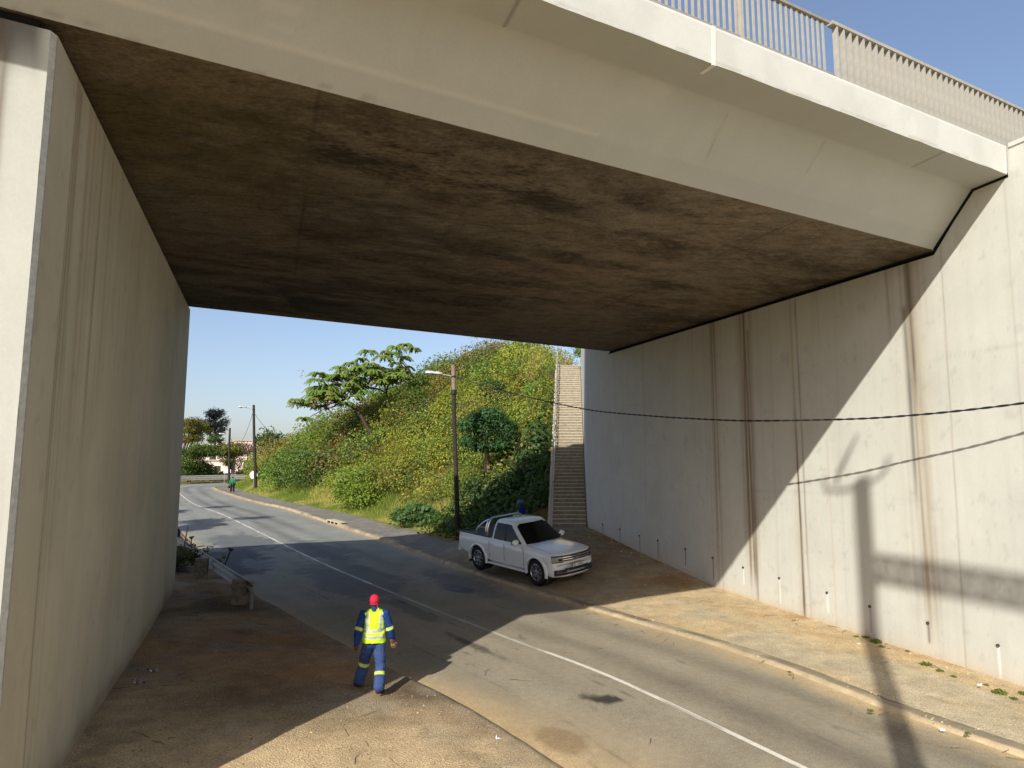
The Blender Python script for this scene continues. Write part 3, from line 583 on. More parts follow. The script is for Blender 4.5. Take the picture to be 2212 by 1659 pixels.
def right_wall():
    root = thing('retaining_wall', 'tall cream painted concrete wall streaked with brown stains, right of the parked pickup', 'wall', (6.7, 22.4, 0))
    us = np.r_[np.arange(0, 21, .03), np.arange(21, 33, .3)]; vs = np.linspace(0, 1, 120)
    prof_u = [0, .5, .52, 1.2, 2.13, 17.46, 18.44, 19.17, 19.2, 40]; prof_z = [10.8, 10.8, 10.15, 10.1, 9.08, 9.02, 10.16, 10.18, 10.78, 10.74]
    base = np.interp(us, [0, 2.9, 6, 9.2, 12.3, 15.4, 18.6, 30], [1.42, 1.08, .69, .32, .2, .11, .02, -.05])-.45
    top = np.interp(us, prof_u, prof_z); UU, V = np.meshgrid(us, vs, indexing='ij'); Z = base[:, None]*(1-V)+top[:, None]*V
    P = np.concatenate([E0+dR*UU[..., None], Z[..., None]], -1)
    c = np.broadcast_to(lin('d6d5cb')*0.77, UU.shape+(3,))*paintnoise(UU, Z, 401)
    c = c*(1-.03*sstep(.45, .7, fbm(UU*9, Z*.3, 402)))[..., None]; c = c*(1-.05*sstep(.5, .7, fbm(UU*1.1, Z*.7, 403, 5)))[..., None]; c = c*(1-.10*sstep(.70, .76, fbm(UU*6, Z*6, 404, 4)))[..., None]
    for a in [(11.05, .42, 9.1, 1, .5, lin('a08a6a'), 481), (9.4, .36, 9.1, 1, .4, lin('a08a6a'), 483), (13.05, .2, 9.1, -1, .35, lin('a08a6a'), 487), (16.75, .4, 9.1, 0, .45, lin('a3937a'), 489), (8.3, .3, 9.1, 4, .25, lin('a39a88'), 491), (13.0, .06, 9.1, -1, .95, lin('55422f'), 410), (13.22, .03, 9, -1, .6, BR, 413), (11.0, .20, 9.1, .2, .95, BR, 416), (11.18, .05, 8.5, -1, .6, lin('57422e'), 419), (10.75, .05, 9, 1, .4, BR, 421),
              (9.45, .14, 9.1, -.5, .8, lin('7a6244'), 424), (9.2, .3, 9.1, 3, .22, GY, 427), (8.2, .10, 9.1, 4, .22, BR, 430), (5.0, .12, 9.1, 5.5, .18, GY, 433),
              (16.72, .13, 9.15, 5.2, 1.0, DK, 439), (16.3, .12, 9.15, 7.0, .85, lin('6a5a45'), 442), (16.75, .17, 9, .2, .72, lin('8a795c'), 445), (16.62, .05, 8, 3.2, .8, DK, 448), (17.1, .1, 9, 7, .35, BR, 451),
              (14.0, .3, 9.1, 7.2, .15, GY, 454), (14.9, .4, 9.1, 8.2, .2, GY, 462), (17.0, .12, 3, -1, .3, GY, 467), (13.6, .06, 6, -1, .3, lin('b28a58'), 470), (14.1, .03, 5, -1, .25, lin('b28a58'), 473)]:
        c = streak(c, UU, Z, *a)
    for uj, a in ((17.55, .3), (12.1, .12), (14.5, .08), (5.0, .12), (7.0, .06), (19.0, .14)): c = mix(c, np.broadcast_to(lin('8d7a5e'), c.shape), a*1.6*np.exp(-((UU-uj-.015*(Z-4))/.018)**2))
    for zj in (3.55, 6.7): c = c*(1-.09*np.exp(-((Z-zj-.03*np.sin(UU))/.03)**2)*sstep(.4, .55, fbm(UU*.8, Z*0+zj, 480)))[..., None]
    g_ = base[:, None]+.45
    for k, (u, z) in enumerate(WEEP):
        ln = .62 if k < 9 else .55; m_ = np.exp(-((UU-u)/.03)**4)*(Z < z)*(Z > z-ln-.1*math.sin(k*3))
        col = lin('544c42') if k < 6 or k == 10 or k == 9 else lin('f3f1ec')*0.80; c = mix(c, np.broadcast_to(col, c.shape), m_*(.75 if k != 9 else .45))
    splash = np.exp(-np.maximum(Z-g_, 0)/.14); c = mix(c, np.broadcast_to(lin('b5976c'), c.shape), .65*splash*(.5+.5*fbm(UU*2, Z*2, 485)))
    face = grid_obj('wall_face', P, c, M['wallpaint'], root, flip=False)
    b = MB(); th = -NRW*.9
    prf = [np.r_[E0+dR*u, z] for u, z in zip(prof_u[:-1]+[33], prof_z)]; front = [p for p in prf]
    lo = [np.r_[E0, .5], np.r_[E0+dR*33, -.6]]
    n = len(prf); ring = prf+[lo[1], lo[0]]; V = [p for p in ring]+[p+np.r_[th, 0] for p in ring]; k = len(ring)
    b.add(V, [tuple(range(k, 2*k))]+[(i, (i+1) % k, k+(i+1) % k, k+i) for i in range(k)]); b.build('wall_body', M['creamplain'], root)
    cp_ = MB(); cp_.bar(np.r_[E0+dR*19.25-NRW*.45, 10.80], np.r_[E0+dR*33-NRW*.45, 10.76], .96, .09); cp_.build('coping', M['creamplain'], root)
    for k, (u, z) in enumerate(WEEP):
        w = MB(); c0 = np.r_[E0+dR*u, z]; nn = np.r_[NRW, 0]; w.lathe([(.032, -.02), (.032, .03), (.026, .03), (.022, -.01)], c0, nn+[0, 0, -.15], 12); w.build('weep_pipe', M['pipe'], root)
M['creamplain'] = plain('cream_paint', lin('d6d5cb')*0.77, .8, 0, .25, .03, 2); M['pipe'] = plain('weep_pipe_grime', lin('4a443c'), .9, 0, .2, .3, 20)
right_wall()

# left abutment -----------------------------------------------------------
FLt, NLt = np.array([-10.61, 21.7, 9.36]), np.array([-5.22, 7.16, 9.25])
def left_wall():
    root = thing('abutment', 'cream painted concrete abutment on the left, its sunlit end face stained black at the top', 'abutment', (-8, 14.4, 0))
    d = NLt-FLt; L = np.linalg.norm(d[:2]); us = np.arange(0, L-.05, .035); vs = np.linspace(0, 1, 100); UU, V = np.meshgrid(us, vs, indexing='ij')
    top = 9.36+(9.25-9.36)*UU/L; lo = .38-.18*UU/L-.45; Z = lo*(1-V)+top*V; xy = FLt[:2]+(d[:2]/L)*UU[..., None]; P = np.concatenate([xy, Z[..., None]], -1)
    c = np.broadcast_to(lin('cfc9b8')*0.83, UU.shape+(3,))*paintnoise(UU, Z, 501)
    c = c*(1-.05*sstep(.45, .7, fbm(UU*7, Z*.25, 502)))[..., None]; c = c*(1-.08*sstep(.45, .7, fbm(UU*.9, Z*.5, 503, 5)))[..., None]; c = c*(1-.12*sstep(.70, .76, fbm(UU*6, Z*6, 504, 4)))[..., None]
    for a in [(14.45, .06, 9.3, -1, .85, lin('6b4630'), 510), (14.3, .12, 9.2, 4.5, .5, BR, 513), (12.9, .10, 9.3, 4, .55, BR, 516), (13.6, .35, 9.3, 4, .40, lin('8a6a48'), 519), (12.2, .25, 9.3, 5, .32, lin('8a6a48'), 522),
              (11.2, .5, 9.3, 5, .2, GY, 525), (9.4, .3, 9.3, 6, .2, lin('8a6a48'), 528), (6.6, .25, 9.3, 4, .16, GY, 534), (3.6, .4, 9.3, 5, .14, GY, 540), (14.2, .35, 6, -1, .2, lin('6b6a44'), 543), (10.4, .05, 9.3, 6, .25, BR, 546), (12.55, .05, 9.3, 3, .4, BR, 549)]:
        c = streak(c, UU, Z, *a)
    c = mix(c, np.broadcast_to(lin('8b8a6a'), c.shape), .22*sstep(.45, .7, fbm(UU*.4, Z*.2, 560)))
    g_ = lo+.45; sp = np.exp(-np.maximum(Z-g_-.15*fbm(UU*2, Z*0, 561), 0)/.2); c = mix(c, np.broadcast_to(lin('6d5a42'), c.shape), .8*sp*(.4+.6*fbm(UU*1.5, Z*2, 562)))
    foul = np.exp(-((UU-2.2)/.5)**2)*np.exp(-np.maximum(Z-g_, 0)/.5); c = mix(c, np.broadcast_to(lin('5a4a30'), c.shape), .6*foul)
    grid_obj('wall_face', P, c, M['wallpaint'], root, flip=True)
    # end face, sunlit
    dF = np.array([-.888, -.46]); ws = np.r_[np.arange(.05, 2, .03), np.arange(2, 22.1, .5)]; WW, V2 = np.meshgrid(ws, vs, indexing='ij'); Z2 = -.3*(1-V2)+(9.25+.012*WW)*V2; P2 = np.concatenate([NLt[:2]+dF*WW[..., None], Z2[..., None]], -1)
    c2 = np.broadcast_to(lin('d3d3c8')*0.76, WW.shape+(3,))*paintnoise(WW, Z2, 570)
    top_ = sstep(8.4, 9.25, Z2+.8*(fbm(WW*9, Z2*.5, 571)-.5)); c2 = mix(c2, np.broadcast_to(lin('4f4b48'), c2.shape), .8*top_*sstep(.06, .22, WW)*sstep(.35, .6, fbm(WW*9, Z2*.4, 572)+.14))
    c2 = streak(c2, WW, Z2, .46, .075, 9.3, 5.8, 1.0, lin('6f6350'), 575, 14); c2 = streak(c2, WW, Z2, .46, .08, 9.3, 7.2, .9, lin('57493a'), 576, 9); c2 = streak(c2, WW, Z2, .30, .04, 9.3, 8.5, .95, lin('4a4643'), 578); c2 = c2*(1-.06*sstep(.5, .7, fbm(WW*8, Z2*.4, 580)))[..., None]
    grid_obj('end_face', P2, c2, M['wallpaint'], root)
    b = MB(); a0 = np.r_[FLt[:2]+d[:2]/L*(L-.085)]; a1 = NLt[:2]+dF*.05
    ch = MB(); kk = 40; pts = []
    for i in range(kk):
        z = -.3+9.55*i/(kk-1); w_ = .004*math.sin(i*1.7)+.004*math.sin(i*4.1); pts.append((np.r_[a0-(d[:2]/L)*max(w_, -.02)*0, z], np.r_[a1+dF*w_, z]))
    ch.add([p for q in pts for p in q], [(2*i, 2*i+1, 2*i+3, 2*i+2) for i in range(kk-1)]); ch.build('chamfer', M['chamfer'], root)
    A, Bq, Cq, Dq = FLt[:2], a0, a1, NLt[:2]+dF*22; Eq = FLt[:2]+dF*22; ring = [A, Bq, Cq, Dq, Eq]; zt = [9.36, 9.25, 9.25, 9.50, 9.60]
    V = [np.r_[p, z-.004] for p, z in zip(ring, zt)]+[np.r_[p, -.4] for p in ring]
    b.add(V, [(0, 1, 2, 3, 4), (4, 3, 8, 9), (0, 4, 9, 5)]); b.build('wall_body', M['creamplain'], root)
M['chamfer'] = plain('chipped_edge', lin('a9aaa6')*1.3, .85, 0, .2, .15, 14)
left_wall()

# ------------------------------------------------------------------ stairs, wing wall, handrail
STR0, STR1 = np.array([3.40, 31.2, 1.45]), np.array([4.71, 46., 11.03])
def stairs():
    root = thing('concrete_stairs', 'long straight flight of worn concrete steps climbing the bank beside the far wall', 'stairs', (2.6, 31.2, 1.45))
    n = 56; a = MB(); b = MB()
    for i in range(n):
        t0, t1 = i/n, (i+1)/n; l0, r0, l1, r1 = ST0+(ST1-ST0)*t0, STR0+(STR1-STR0)*t0, ST0+(ST1-ST0)*t1, STR0+(STR1-STR0)*t1
        z0, z1 = l0[2], l1[2]; j = random.uniform(-.012, .012); y_ = np.array([0, j, 0])
        a.add([(*(l0+y_)[:2], z0-.05), (*(r0+y_)[:2], z0-.05), (*(r0+y_)[:2], z1-.03), (*(l0+y_)[:2], z1-.03)], [(0, 1, 2, 3)])
        b.add([(*(l0+y_-[0, .025, 0])[:2], z1-.035), (*(r0+y_-[0, .025, 0])[:2], z1-.035), (*(r0+y_-[0, .025, 0])[:2], z1), (*(l0+y_-[0, .025, 0])[:2], z1), (*l1[:2], z1), (*r1[:2], z1), (*(l0+y_)[:2], z1-.035), (*(r0+y_)[:2], z1-.035)], [(0, 1, 2, 3), (3, 2, 5, 4), (6, 7, 1, 0)])
    a.build('riser', M['riser'], root); b.build('tread', M['tread'], root)
    s_ = MB(); s_.loft([[p+[-.22, 0, -.6], p+[.0, 0, -.6], p+[.0, 0, .12], p+[-.22, 0, .12]] for p in (ST0-[0, .2, .05], ST0, ST1, ST1+[0, .6, 0])]); s_.build('stringer', M['tread'], root)
    l_ = MB(); l_.box((2.6, 30.75, 1.33), (1.8, 1.0, .22)); l_.build('landing', M['riser'], root); l_ = MB(); l_.box((4.0, 47.2, 10.9), (2.2, 2.4, .3)); l_.build('landing', M['tread'], root)
M['riser'] = plain('step_riser', lin('857d6e'), .95, 0, .15, .22, 6); M['tread'] = plain('step_tread', lin('b9ad98'), .95, 0, .15, .16, 6)
stairs()
ww = MB(); ww.loft([[np.array([x, y, z0]), np.array([x+.45, y, z0]), np.array([x+.45, y, z1]), np.array([x, y, z1])] for x, y, z0, z1 in ((3.463, 31.112, .4, 10.8), (3.47, 31.6, .4, 10.9), (4.78, 46.4, 8, 11.9))])
tag(ww.build('wing_wall', M['creamplain']), 'narrow pale wing wall running back along the right edge of the steps', 'wall')
def handrail():
    root = thing('handrail', 'thin steel handrail on posts up the left edge of the long steps', 'handrail', ST0+[-.1, 0, 0]); m = MB(); D = ST1-ST0
    o = np.array([-.08, 0, .05])
    m.tube([ST0+o+[0, 0, .92], ST1+o+[0, .3, .95]], .026, 8); m.build('rail', M['steelgrey'], root); m = MB(); m.tube([ST0+o+[0, 0, .5], ST1+o+[0, .3, .5]], .02, 8); m.build('rail', M['steelgrey'], root)
    for i in range(25):
        p = ST0+D*(i/24.)+o; m = MB(); m.tube([p+[0, 0, -.05], p+[0, 0, .93]], .022, 6); m.build('post', M['steelgrey'], root)
handrail()

# ------------------------------------------------------------------ street lamps and cables
def lamp_pole(base, top, arm_z, head, label, r=(.15, .10), head_len=.8, light_top=0):
    base = np.array(base, float); top = np.array(top, float); head = np.array(head, float)
    root = thing('street_lamp', label, 'street lamp', base, None, 'wooden street lamp poles along the road')
    ax = (top-base)/np.linalg.norm(top-base); t = (arm_z-base[2])/(top[2]-base[2]); at = base+(top-base)*t
    m = MB(); m.tube([base-[0, 0, .4]]+[base+(top-base)*k+np.array([.02*math.sin(k*7), 0, 0]) for k in np.linspace(.02, 1, 14)], np.linspace(r[0], r[1], 15), 12); m.build('pole', M['timber'], root, smooth=True)
    if light_top:
        m = MB(); a = top-ax*light_top; m.tube([a, top+ax*.02], [r[1]*1.12+.01, r[1]*1.03+.006], 12); m.build('pole_top', M['oldwood'], root, smooth=True)
        m = MB(); m.lathe([(.15, -.13), (.16, -.1), (.16, .1), (.14, .13)], a-ax*.12, ax, 14); m.build('collar', M['blackplastic'], root)
    dh = head-at; m = MB(); m.tube([at, at+dh*.3+[0, 0, .03], at+dh*.65+[0, 0, .02], head-dh/np.linalg.norm(dh)*head_len*.4], .028, 8); m.build('arm', M['steelgrey'], root)
    d = dh/np.linalg.norm(dh); d[2] = .06; d /= np.linalg.norm(d); sx = np.cross([0, 0, 1.], d); u = np.cross(d, sx); rings = []
    for q, wd, ht in ((-.5, .05, .05), (-.42, .10, .09), (-.2, .13, .12), (-.05, .115, .10), (.1, .17, .13), (.35, .18, .13), (.47, .13, .10), (.5, .05, .06)):
        ring = []
        for k in range(14):
            a_ = 2*math.pi*k/14; ca, sa = math.cos(a_), math.sin(a_); ring.append(head+d*q*head_len+sx*wd*ca*head_len/.8+u*(ht*sa if sa > 0 else ht*.35*sa)*head_len/.8)
        rings.append(ring)
    m = MB(); m.loft(rings); h = m.build('lamp_head', M['lamp'], root, smooth=True)
    m = MB(); m.ell(head+d*.2*head_len-u*.05, (.2*head_len, .13*head_len/.8, .07), 14, 8, np.array([d, sx, u])); q = m.build('lens', M['lens'], None, smooth=True); q.parent = h; q.data.transform(Matrix.Translation(-Vector(root.location)))
    m = MB(); m.lathe([(r[1]*1.25, -.05), (r[1]*1.3, 0), (r[1]*1.25, .05)], at, ax, 12); m.build('bracket', M['blackplastic'], root)
    return at
M['oldwood'] = plain('grey_old_wood', lin('857465'), .9, 0, .2, .3, 12, .3)
A1 = lamp_pole((-2.87, 35.99, float(GR(-2.87, 35.99))), (-3.18, 36.0, 9.61), 8.98, (-4.22, 35.95, 9.14), 'tall dark wooden lamp pole with grey lamp arm, standing right behind the pickup', (.135, .10), .95, 1.35)
A2 = lamp_pole((-29.17, 77.27, .95), (-29.84, 77.27, 11.0), 10.45, (-31.0, 77.0, 10.72), 'leaning wooden lamp pole in tall grass in front of the round white sign', (.2, .13), .9)
A3 = lamp_pole((-40.73, 97.5, 1.38), (-40.95, 97.5, 9.4), 8.35, (-41.95, 97.3, 8.5), 'farthest wooden lamp pole, by the bend and the crash barrier', (.19, .13), .9)
def sagged(a, b, sag, n=24): return [np.array(a)+(np.array(b)-np.array(a))*t-np.array([0, 0, 4*sag*t*(1-t)]) for t in np.linspace(0, 1, n)]
def cable_obj(name, path, r, label, twist=False):
    m = MB(); P = catmull(path, 14) if len(path) < 30 else np.array(path)
    if not twist: m.tube(P, r, 6)
    else:
        L = np.r_[0, np.cumsum(np.linalg.norm(np.diff(P, axis=0), axis=1))]; s_ = np.arange(0, L[-1], .035); Q = np.stack([np.interp(s_, L, P[:, k]) for k in range(3)], -1)
        for ph in (0, math.pi):
            a = s_*2*math.pi/.55+ph; m.tube(Q+np.stack([np.cos(a)*.62, np.cos(a)*.45, np.sin(a)], -1)*r*.9, r, 6)
    tag(m.build(name, M['cable']), label, 'cable')
cp0 = A1+np.array([.1, -.1, -.02]); pn = np.cross(np.array([6.84, 16.66, 0])-np.array([cp0[0], cp0[1], 0]), [0, 0, 1.])
cpts = [cp0]+[onplane(p, cp0, pn) for p in ((1050, 834), (1130, 855), (1265, 884), (1400, 898), (1530, 906), (1640, 909))]+[np.array(p) for p in ((7.77, 15.41, 5.35), (8.53, 14.35, 5.36), (9.18, 13.32, 5.41), (9.75, 12.45, 5.49), (10.5, 11.3, 5.65), (11.42, 9.75, 5.95))]
cable_obj('power_cable', cpts, .0135, 'twisted black cable sagging from the pole behind the pickup across to the wall', True)
cable_obj('overhead_wire', sagged(A2, A3, 2.6), .02, 'thin wire drooping deeply between the two far lamp poles')
cable_obj('overhead_wire', sagged(A1+[0, 0, -.1], A2+[0, 0, -.25], 4.5, 40), .02, 'thin wire sinking behind the hillside bushes from the leaning lamp pole')

# mast behind the photographer whose shadow lies on the right wall -------------
def mast():
    MX, MY = 8.72-23.4*math.sin(SUN_AZ), 16.94-23.4*math.cos(SUN_AZ); MZ = 23.4*math.tan(SUN_EL)-15.3
    root = thing('overhead_line_mast', 'tall steel mast with lattice beam whose shadow falls on the sunlit wall', 'mast', (MX, MY, 0))
    m = MB(); m.tube([(MX, MY, -.3), (MX, MY, 8), (MX, MY, 3.9+23.4*math.tan(SUN_EL))], [.23, .21, .19], 14); m.build('pole', M['steelgrey'], root)
    m = MB(); dd = np.array([.3485, -.9373, 0]); z0, z1 = 1.55+23.4*math.tan(SUN_EL), 2.1+23.4*math.tan(SUN_EL); p0 = np.array([MX, MY, 0])
    for z in (z0, z1): m.bar(p0+[0, 0, z], p0+dd*11+[0, 0, z], .10, .10)
    for k in range(22):
        a, b_ = p0+dd*k*.5, p0+dd*(k+1)*.5; m.bar(a+[0, 0, z0], b_+[0, 0, z1], .07, .07); m.bar(a+[0, 0, z1], b_+[0, 0, z0], .07, .07); m.bar(b_+[0, 0, z0], b_+[0, 0, z1], .08)
    m.build('lattice_beam', M['steelgrey'], root)
    sh = np.array([MX-8.72, MY-16.94, 23.4*math.tan(SUN_EL)])              # from a mark of shadow on the wall back to what casts it
    P_ = lambda x, y, z: np.array([x, y, z])+sh
    m = MB(); m.tube([P_(8.30, 18.08, 3.95), P_(8.33, 18.0, 3.62), P_(8.55, 17.4, 3.66), P_(8.72, 16.94, 3.78), P_(8.9, 16.46, 3.98), P_(8.99, 16.23, 4.20), P_(9.0, 16.18, 4.50)], .045, 8); m.tube([P_(8.45, 17.68, 3.85), P_(8.52, 17.49, 4.25), P_(8.71, 16.98, 5.05)], [.05, .06, .03], 8); m.build('crossarm', M['steelgrey'], root)
mast()

# ------------------------------------------------------------------ crash barriers, signs
WPROF = [(.0, -.20), (.03, -.195), (.09, -.145), (.09, -.08), (.0, -.025), (.0, .025), (.09, .08), (.09, .145), (.03, .195), (.0, .20)]
def wbeam(m, path, zc, side):
    P = [np.asarray(p, float) for p in path]; rings = []
    for i, p in enumerate(P):
        t = P[min(i+1, len(P)-1)]-P[max(i-1, 0)]; t[2] = 0; t /= np.linalg.norm(t); n = np.array([t[1], -t[0], 0])*side
        rings.append([p+n*(a)+[0, 0, zc+b] for a, b in WPROF]+[p+n*(a-.012)+[0, 0, zc+b] for a, b in WPROF[::-1]])
    m.loft(rings)
def near_barrier():
    root = thing('crash_barrier', 'dented steel crash barrier on thick weathered posts beside the left wall', 'crash barrier', (-8.0, 20.7, .25), None, 'crash barriers at the road edge')
    path = [(-7.75, 19.95), (-10.05, 23.4), (-12.35, 26.8), (-14.85, 30.4), (-17.2, 34.0), (-19.5, 37.8)]; P = catmull([(*p, float(GL(*p))) for p in path], 8)
    m = MB(); wbeam(m, P+np.array([.12, .06, 0]), .52, 1); m.build('rail', M['barrier'], root)
    for (x, y), tw in (((-7.92, 20.35), 0), ((-11.05, 24.72), .05), ((-13.75, 28.6), 0), ((-16.2, 32.3), 0)):
        z = float(GL(x, y)); d = np.array([-.55, .83, 0]); n = np.array([.83, .55, 0]); m = MB(); m.box((x-.08, y-.05, z+.22), (.42, .26, .98), (np.array([.97, .24, 0]), np.array([-.24, .97, 0]), np.array([0, tw, 1.]))); m.build('post', M['timberpost'], root, bevel=.015)
    m = MB(); q = np.array([-7.62, 19.9, float(GL(-7.7, 20.0))]); m.loft([[q+np.array([.83, .55, 0])*a*1.3+np.array([.3, -.45, 0])*e+[0, 0, .56+b*f] for a, b in WPROF+[(x-.02, y) for x, y in WPROF[::-1]]] for e, f in ((0, 1), (.25, 1), (.45, .9))]); 
    m.tube([q+[.05, -.05, .72], q+[.22, -.18, .70]], .05, 8); m.loft([[q+[.18+.06*math.cos(a)*w, -.15+.06*math.sin(a)*w, h] for a in np.linspace(0, 2*math.pi, 10)[:-1]] for h, w in ((-.05, 1.1), (.2, 1.25), (.45, 1.2), (.58, .8))]); m.build('end_terminal', M['barrierend'], root)
M['barrier'] = plain('barrier_steel', lin('a5a299'), .6, .3, .4, .2, 6); M['barrierend'] = plain('barrier_end_paint', lin('77746c'), .7, 0, .3, .2, 8)
near_barrier()
def far_barrier():
    path = [(-66, 84), (-59, 94), (-52.5, 101), (-46, 106.5), (-38, 111), (-26, 115.5), (-10, 119)]; P = catmull([(*p, float(zr(p[1]))-.05) for p in path], 8)
    root = thing('crash_barrier', 'long low steel crash barrier curving round the far bend below the trees', 'crash barrier', P[16], None, 'crash barriers at the road edge')
    m = MB(); wbeam(m, P, .75, 1); wbeam(m, P+np.array([.0, 0, .0]), .40, 1); m.build('rail', M['barrier'], root)
    for i in range(2, len(P)-2, 3):
        m = MB(); m.box(P[i]+np.array([-.12, .12, .4]), (.16, .16, 1.1)); m.build('post', M['timberpost'], root)
far_barrier()
def signs():
    c = dep(548, 1026, 78.6); root = thing('traffic_sign', 'round white sign seen from the back behind the leaning lamp pole', 'road sign', (c[0], c[1], .9)); m = MB(); m.lathe([(.46, -.015), (.46, .015)], c, (0, 1, 0), 28); m.build('sign_disc', M['white'], root); m = MB(); m.tube([(c[0], c[1]+.06, .5), c+[0, .06, .3]], .04, 8); m.build('post', M['steelgrey'], root)
    c = dep(491, 1018, 99); root = thing('sign_board', 'small blank white rectangular board beside the farthest lamp pole', 'road sign', (c[0], c[1], 1.4)); m = MB(); m.box(c, (1.05, .04, .55)); m.build('board', M['white'], root); m = MB()
    for dx in (-.4, .4): m = MB(); m.tube([c+[dx, .05, .2], (c[0]+dx, c[1]+.05, 1.1)], .035, 6); m.build('post', M['steelgrey'], root)
signs()
# ------------------------------------------------------------------ vegetation
def nrmz(v): return v/(np.linalg.norm(v, axis=-1, keepdims=True)+1e-9)
def leaf_quads(P, N, L, Wd, col, jit=.8, droop=0):
    n = len(P); nn = nrmz(N+rng.normal(size=(n, 3))*jit); t = nrmz(np.cross(nn, rng.normal(size=(n, 3)))); t[:, 2] -= droop; t = nrmz(t); b = nrmz(np.cross(nn, t)); nn = np.cross(t, b)
    L = np.broadcast_to(L, (n,))[:, None]*rng.uniform(.7, 1.3, (n, 1)); Wd = np.broadcast_to(Wd, (n,))[:, None]*rng.uniform(.7, 1.3, (n, 1))
    V = np.stack([P-t*L*.5, P+b*Wd*.5+nn*Wd*.18-t*L*.05, P+t*L*.5, P-b*Wd*.5+nn*Wd*.18-t*L*.05], 1).reshape(-1, 3)
    return V, np.repeat(col, 4, 0)
def leaf_obj(name, P, N, L, Wd, col, parent=None, jit=.8, droop=0, m='leaf', flip=None):
    V, C = leaf_quads(P, N, L, Wd, col, jit, droop)
    if parent is not None: V = V-np.array(parent.location)
    return link(name, raw_mesh(name, V, np.arange(len(V)).reshape(-1, 4), col=np.clip(C, .003, 1)), M[m], parent)
def dome(c, r, n, lo=-.15, shell=(.72, 1.05)):
    """points and outward directions on an uneven dome"""
    d = nrmz(rng.normal(size=(n, 3))); d[:, 2] = np.where(d[:, 2] < lo, -d[:, 2], d[:, 2]); k = rng.uniform(*shell, (n, 1)); ph = rng.uniform(0, 50)
    bump = .72+.5*vnoise(d[:, 0]*2.2+ph, d[:, 1]*2.2+d[:, 2]*1.7+ph, 5)[:, None]
    return np.asarray(c)+d*np.asarray(r)*k*bump, nrmz(d/np.asarray(r))
YG, MG, DG, OL, RU, DRY, BRG = [np.array(c) for c in ((.300, .315, .050), (.150, .220, .046), (.056, .098, .030), (.26, .23, .055), (.31, .15, .055), (.33, .25, .11), (.22, .30, .05))]
def varied(c, n, v=.12, hv=.05):
    return c*np.exp(rng.normal(size=(n, 1))*v)*np.exp(rng.normal(size=(n, 3))*hv)
def hill_points(n, d0, d1, a0, a1):
    out = []
    while sum(map(len, out)) < n:
        x = rng.uniform(-50, 4, 4000); y = rng.uniform(31, 100, 4000); d, al = pave_dist(x, y)
        tt = np.clip((y-ST0[1])/(ST1[1]-ST0[1]), -.2, 1.3); sx = ST0[0]+(ST1[0]-ST0[0])*tt
        k = (d > d0) & (d < d1) & (al > a0) & (al < a1) & (x < sx-.45); out.append(np.stack([x[k], y[k], d[k], al[k]], -1))
    return np.concatenate(out)[:n]
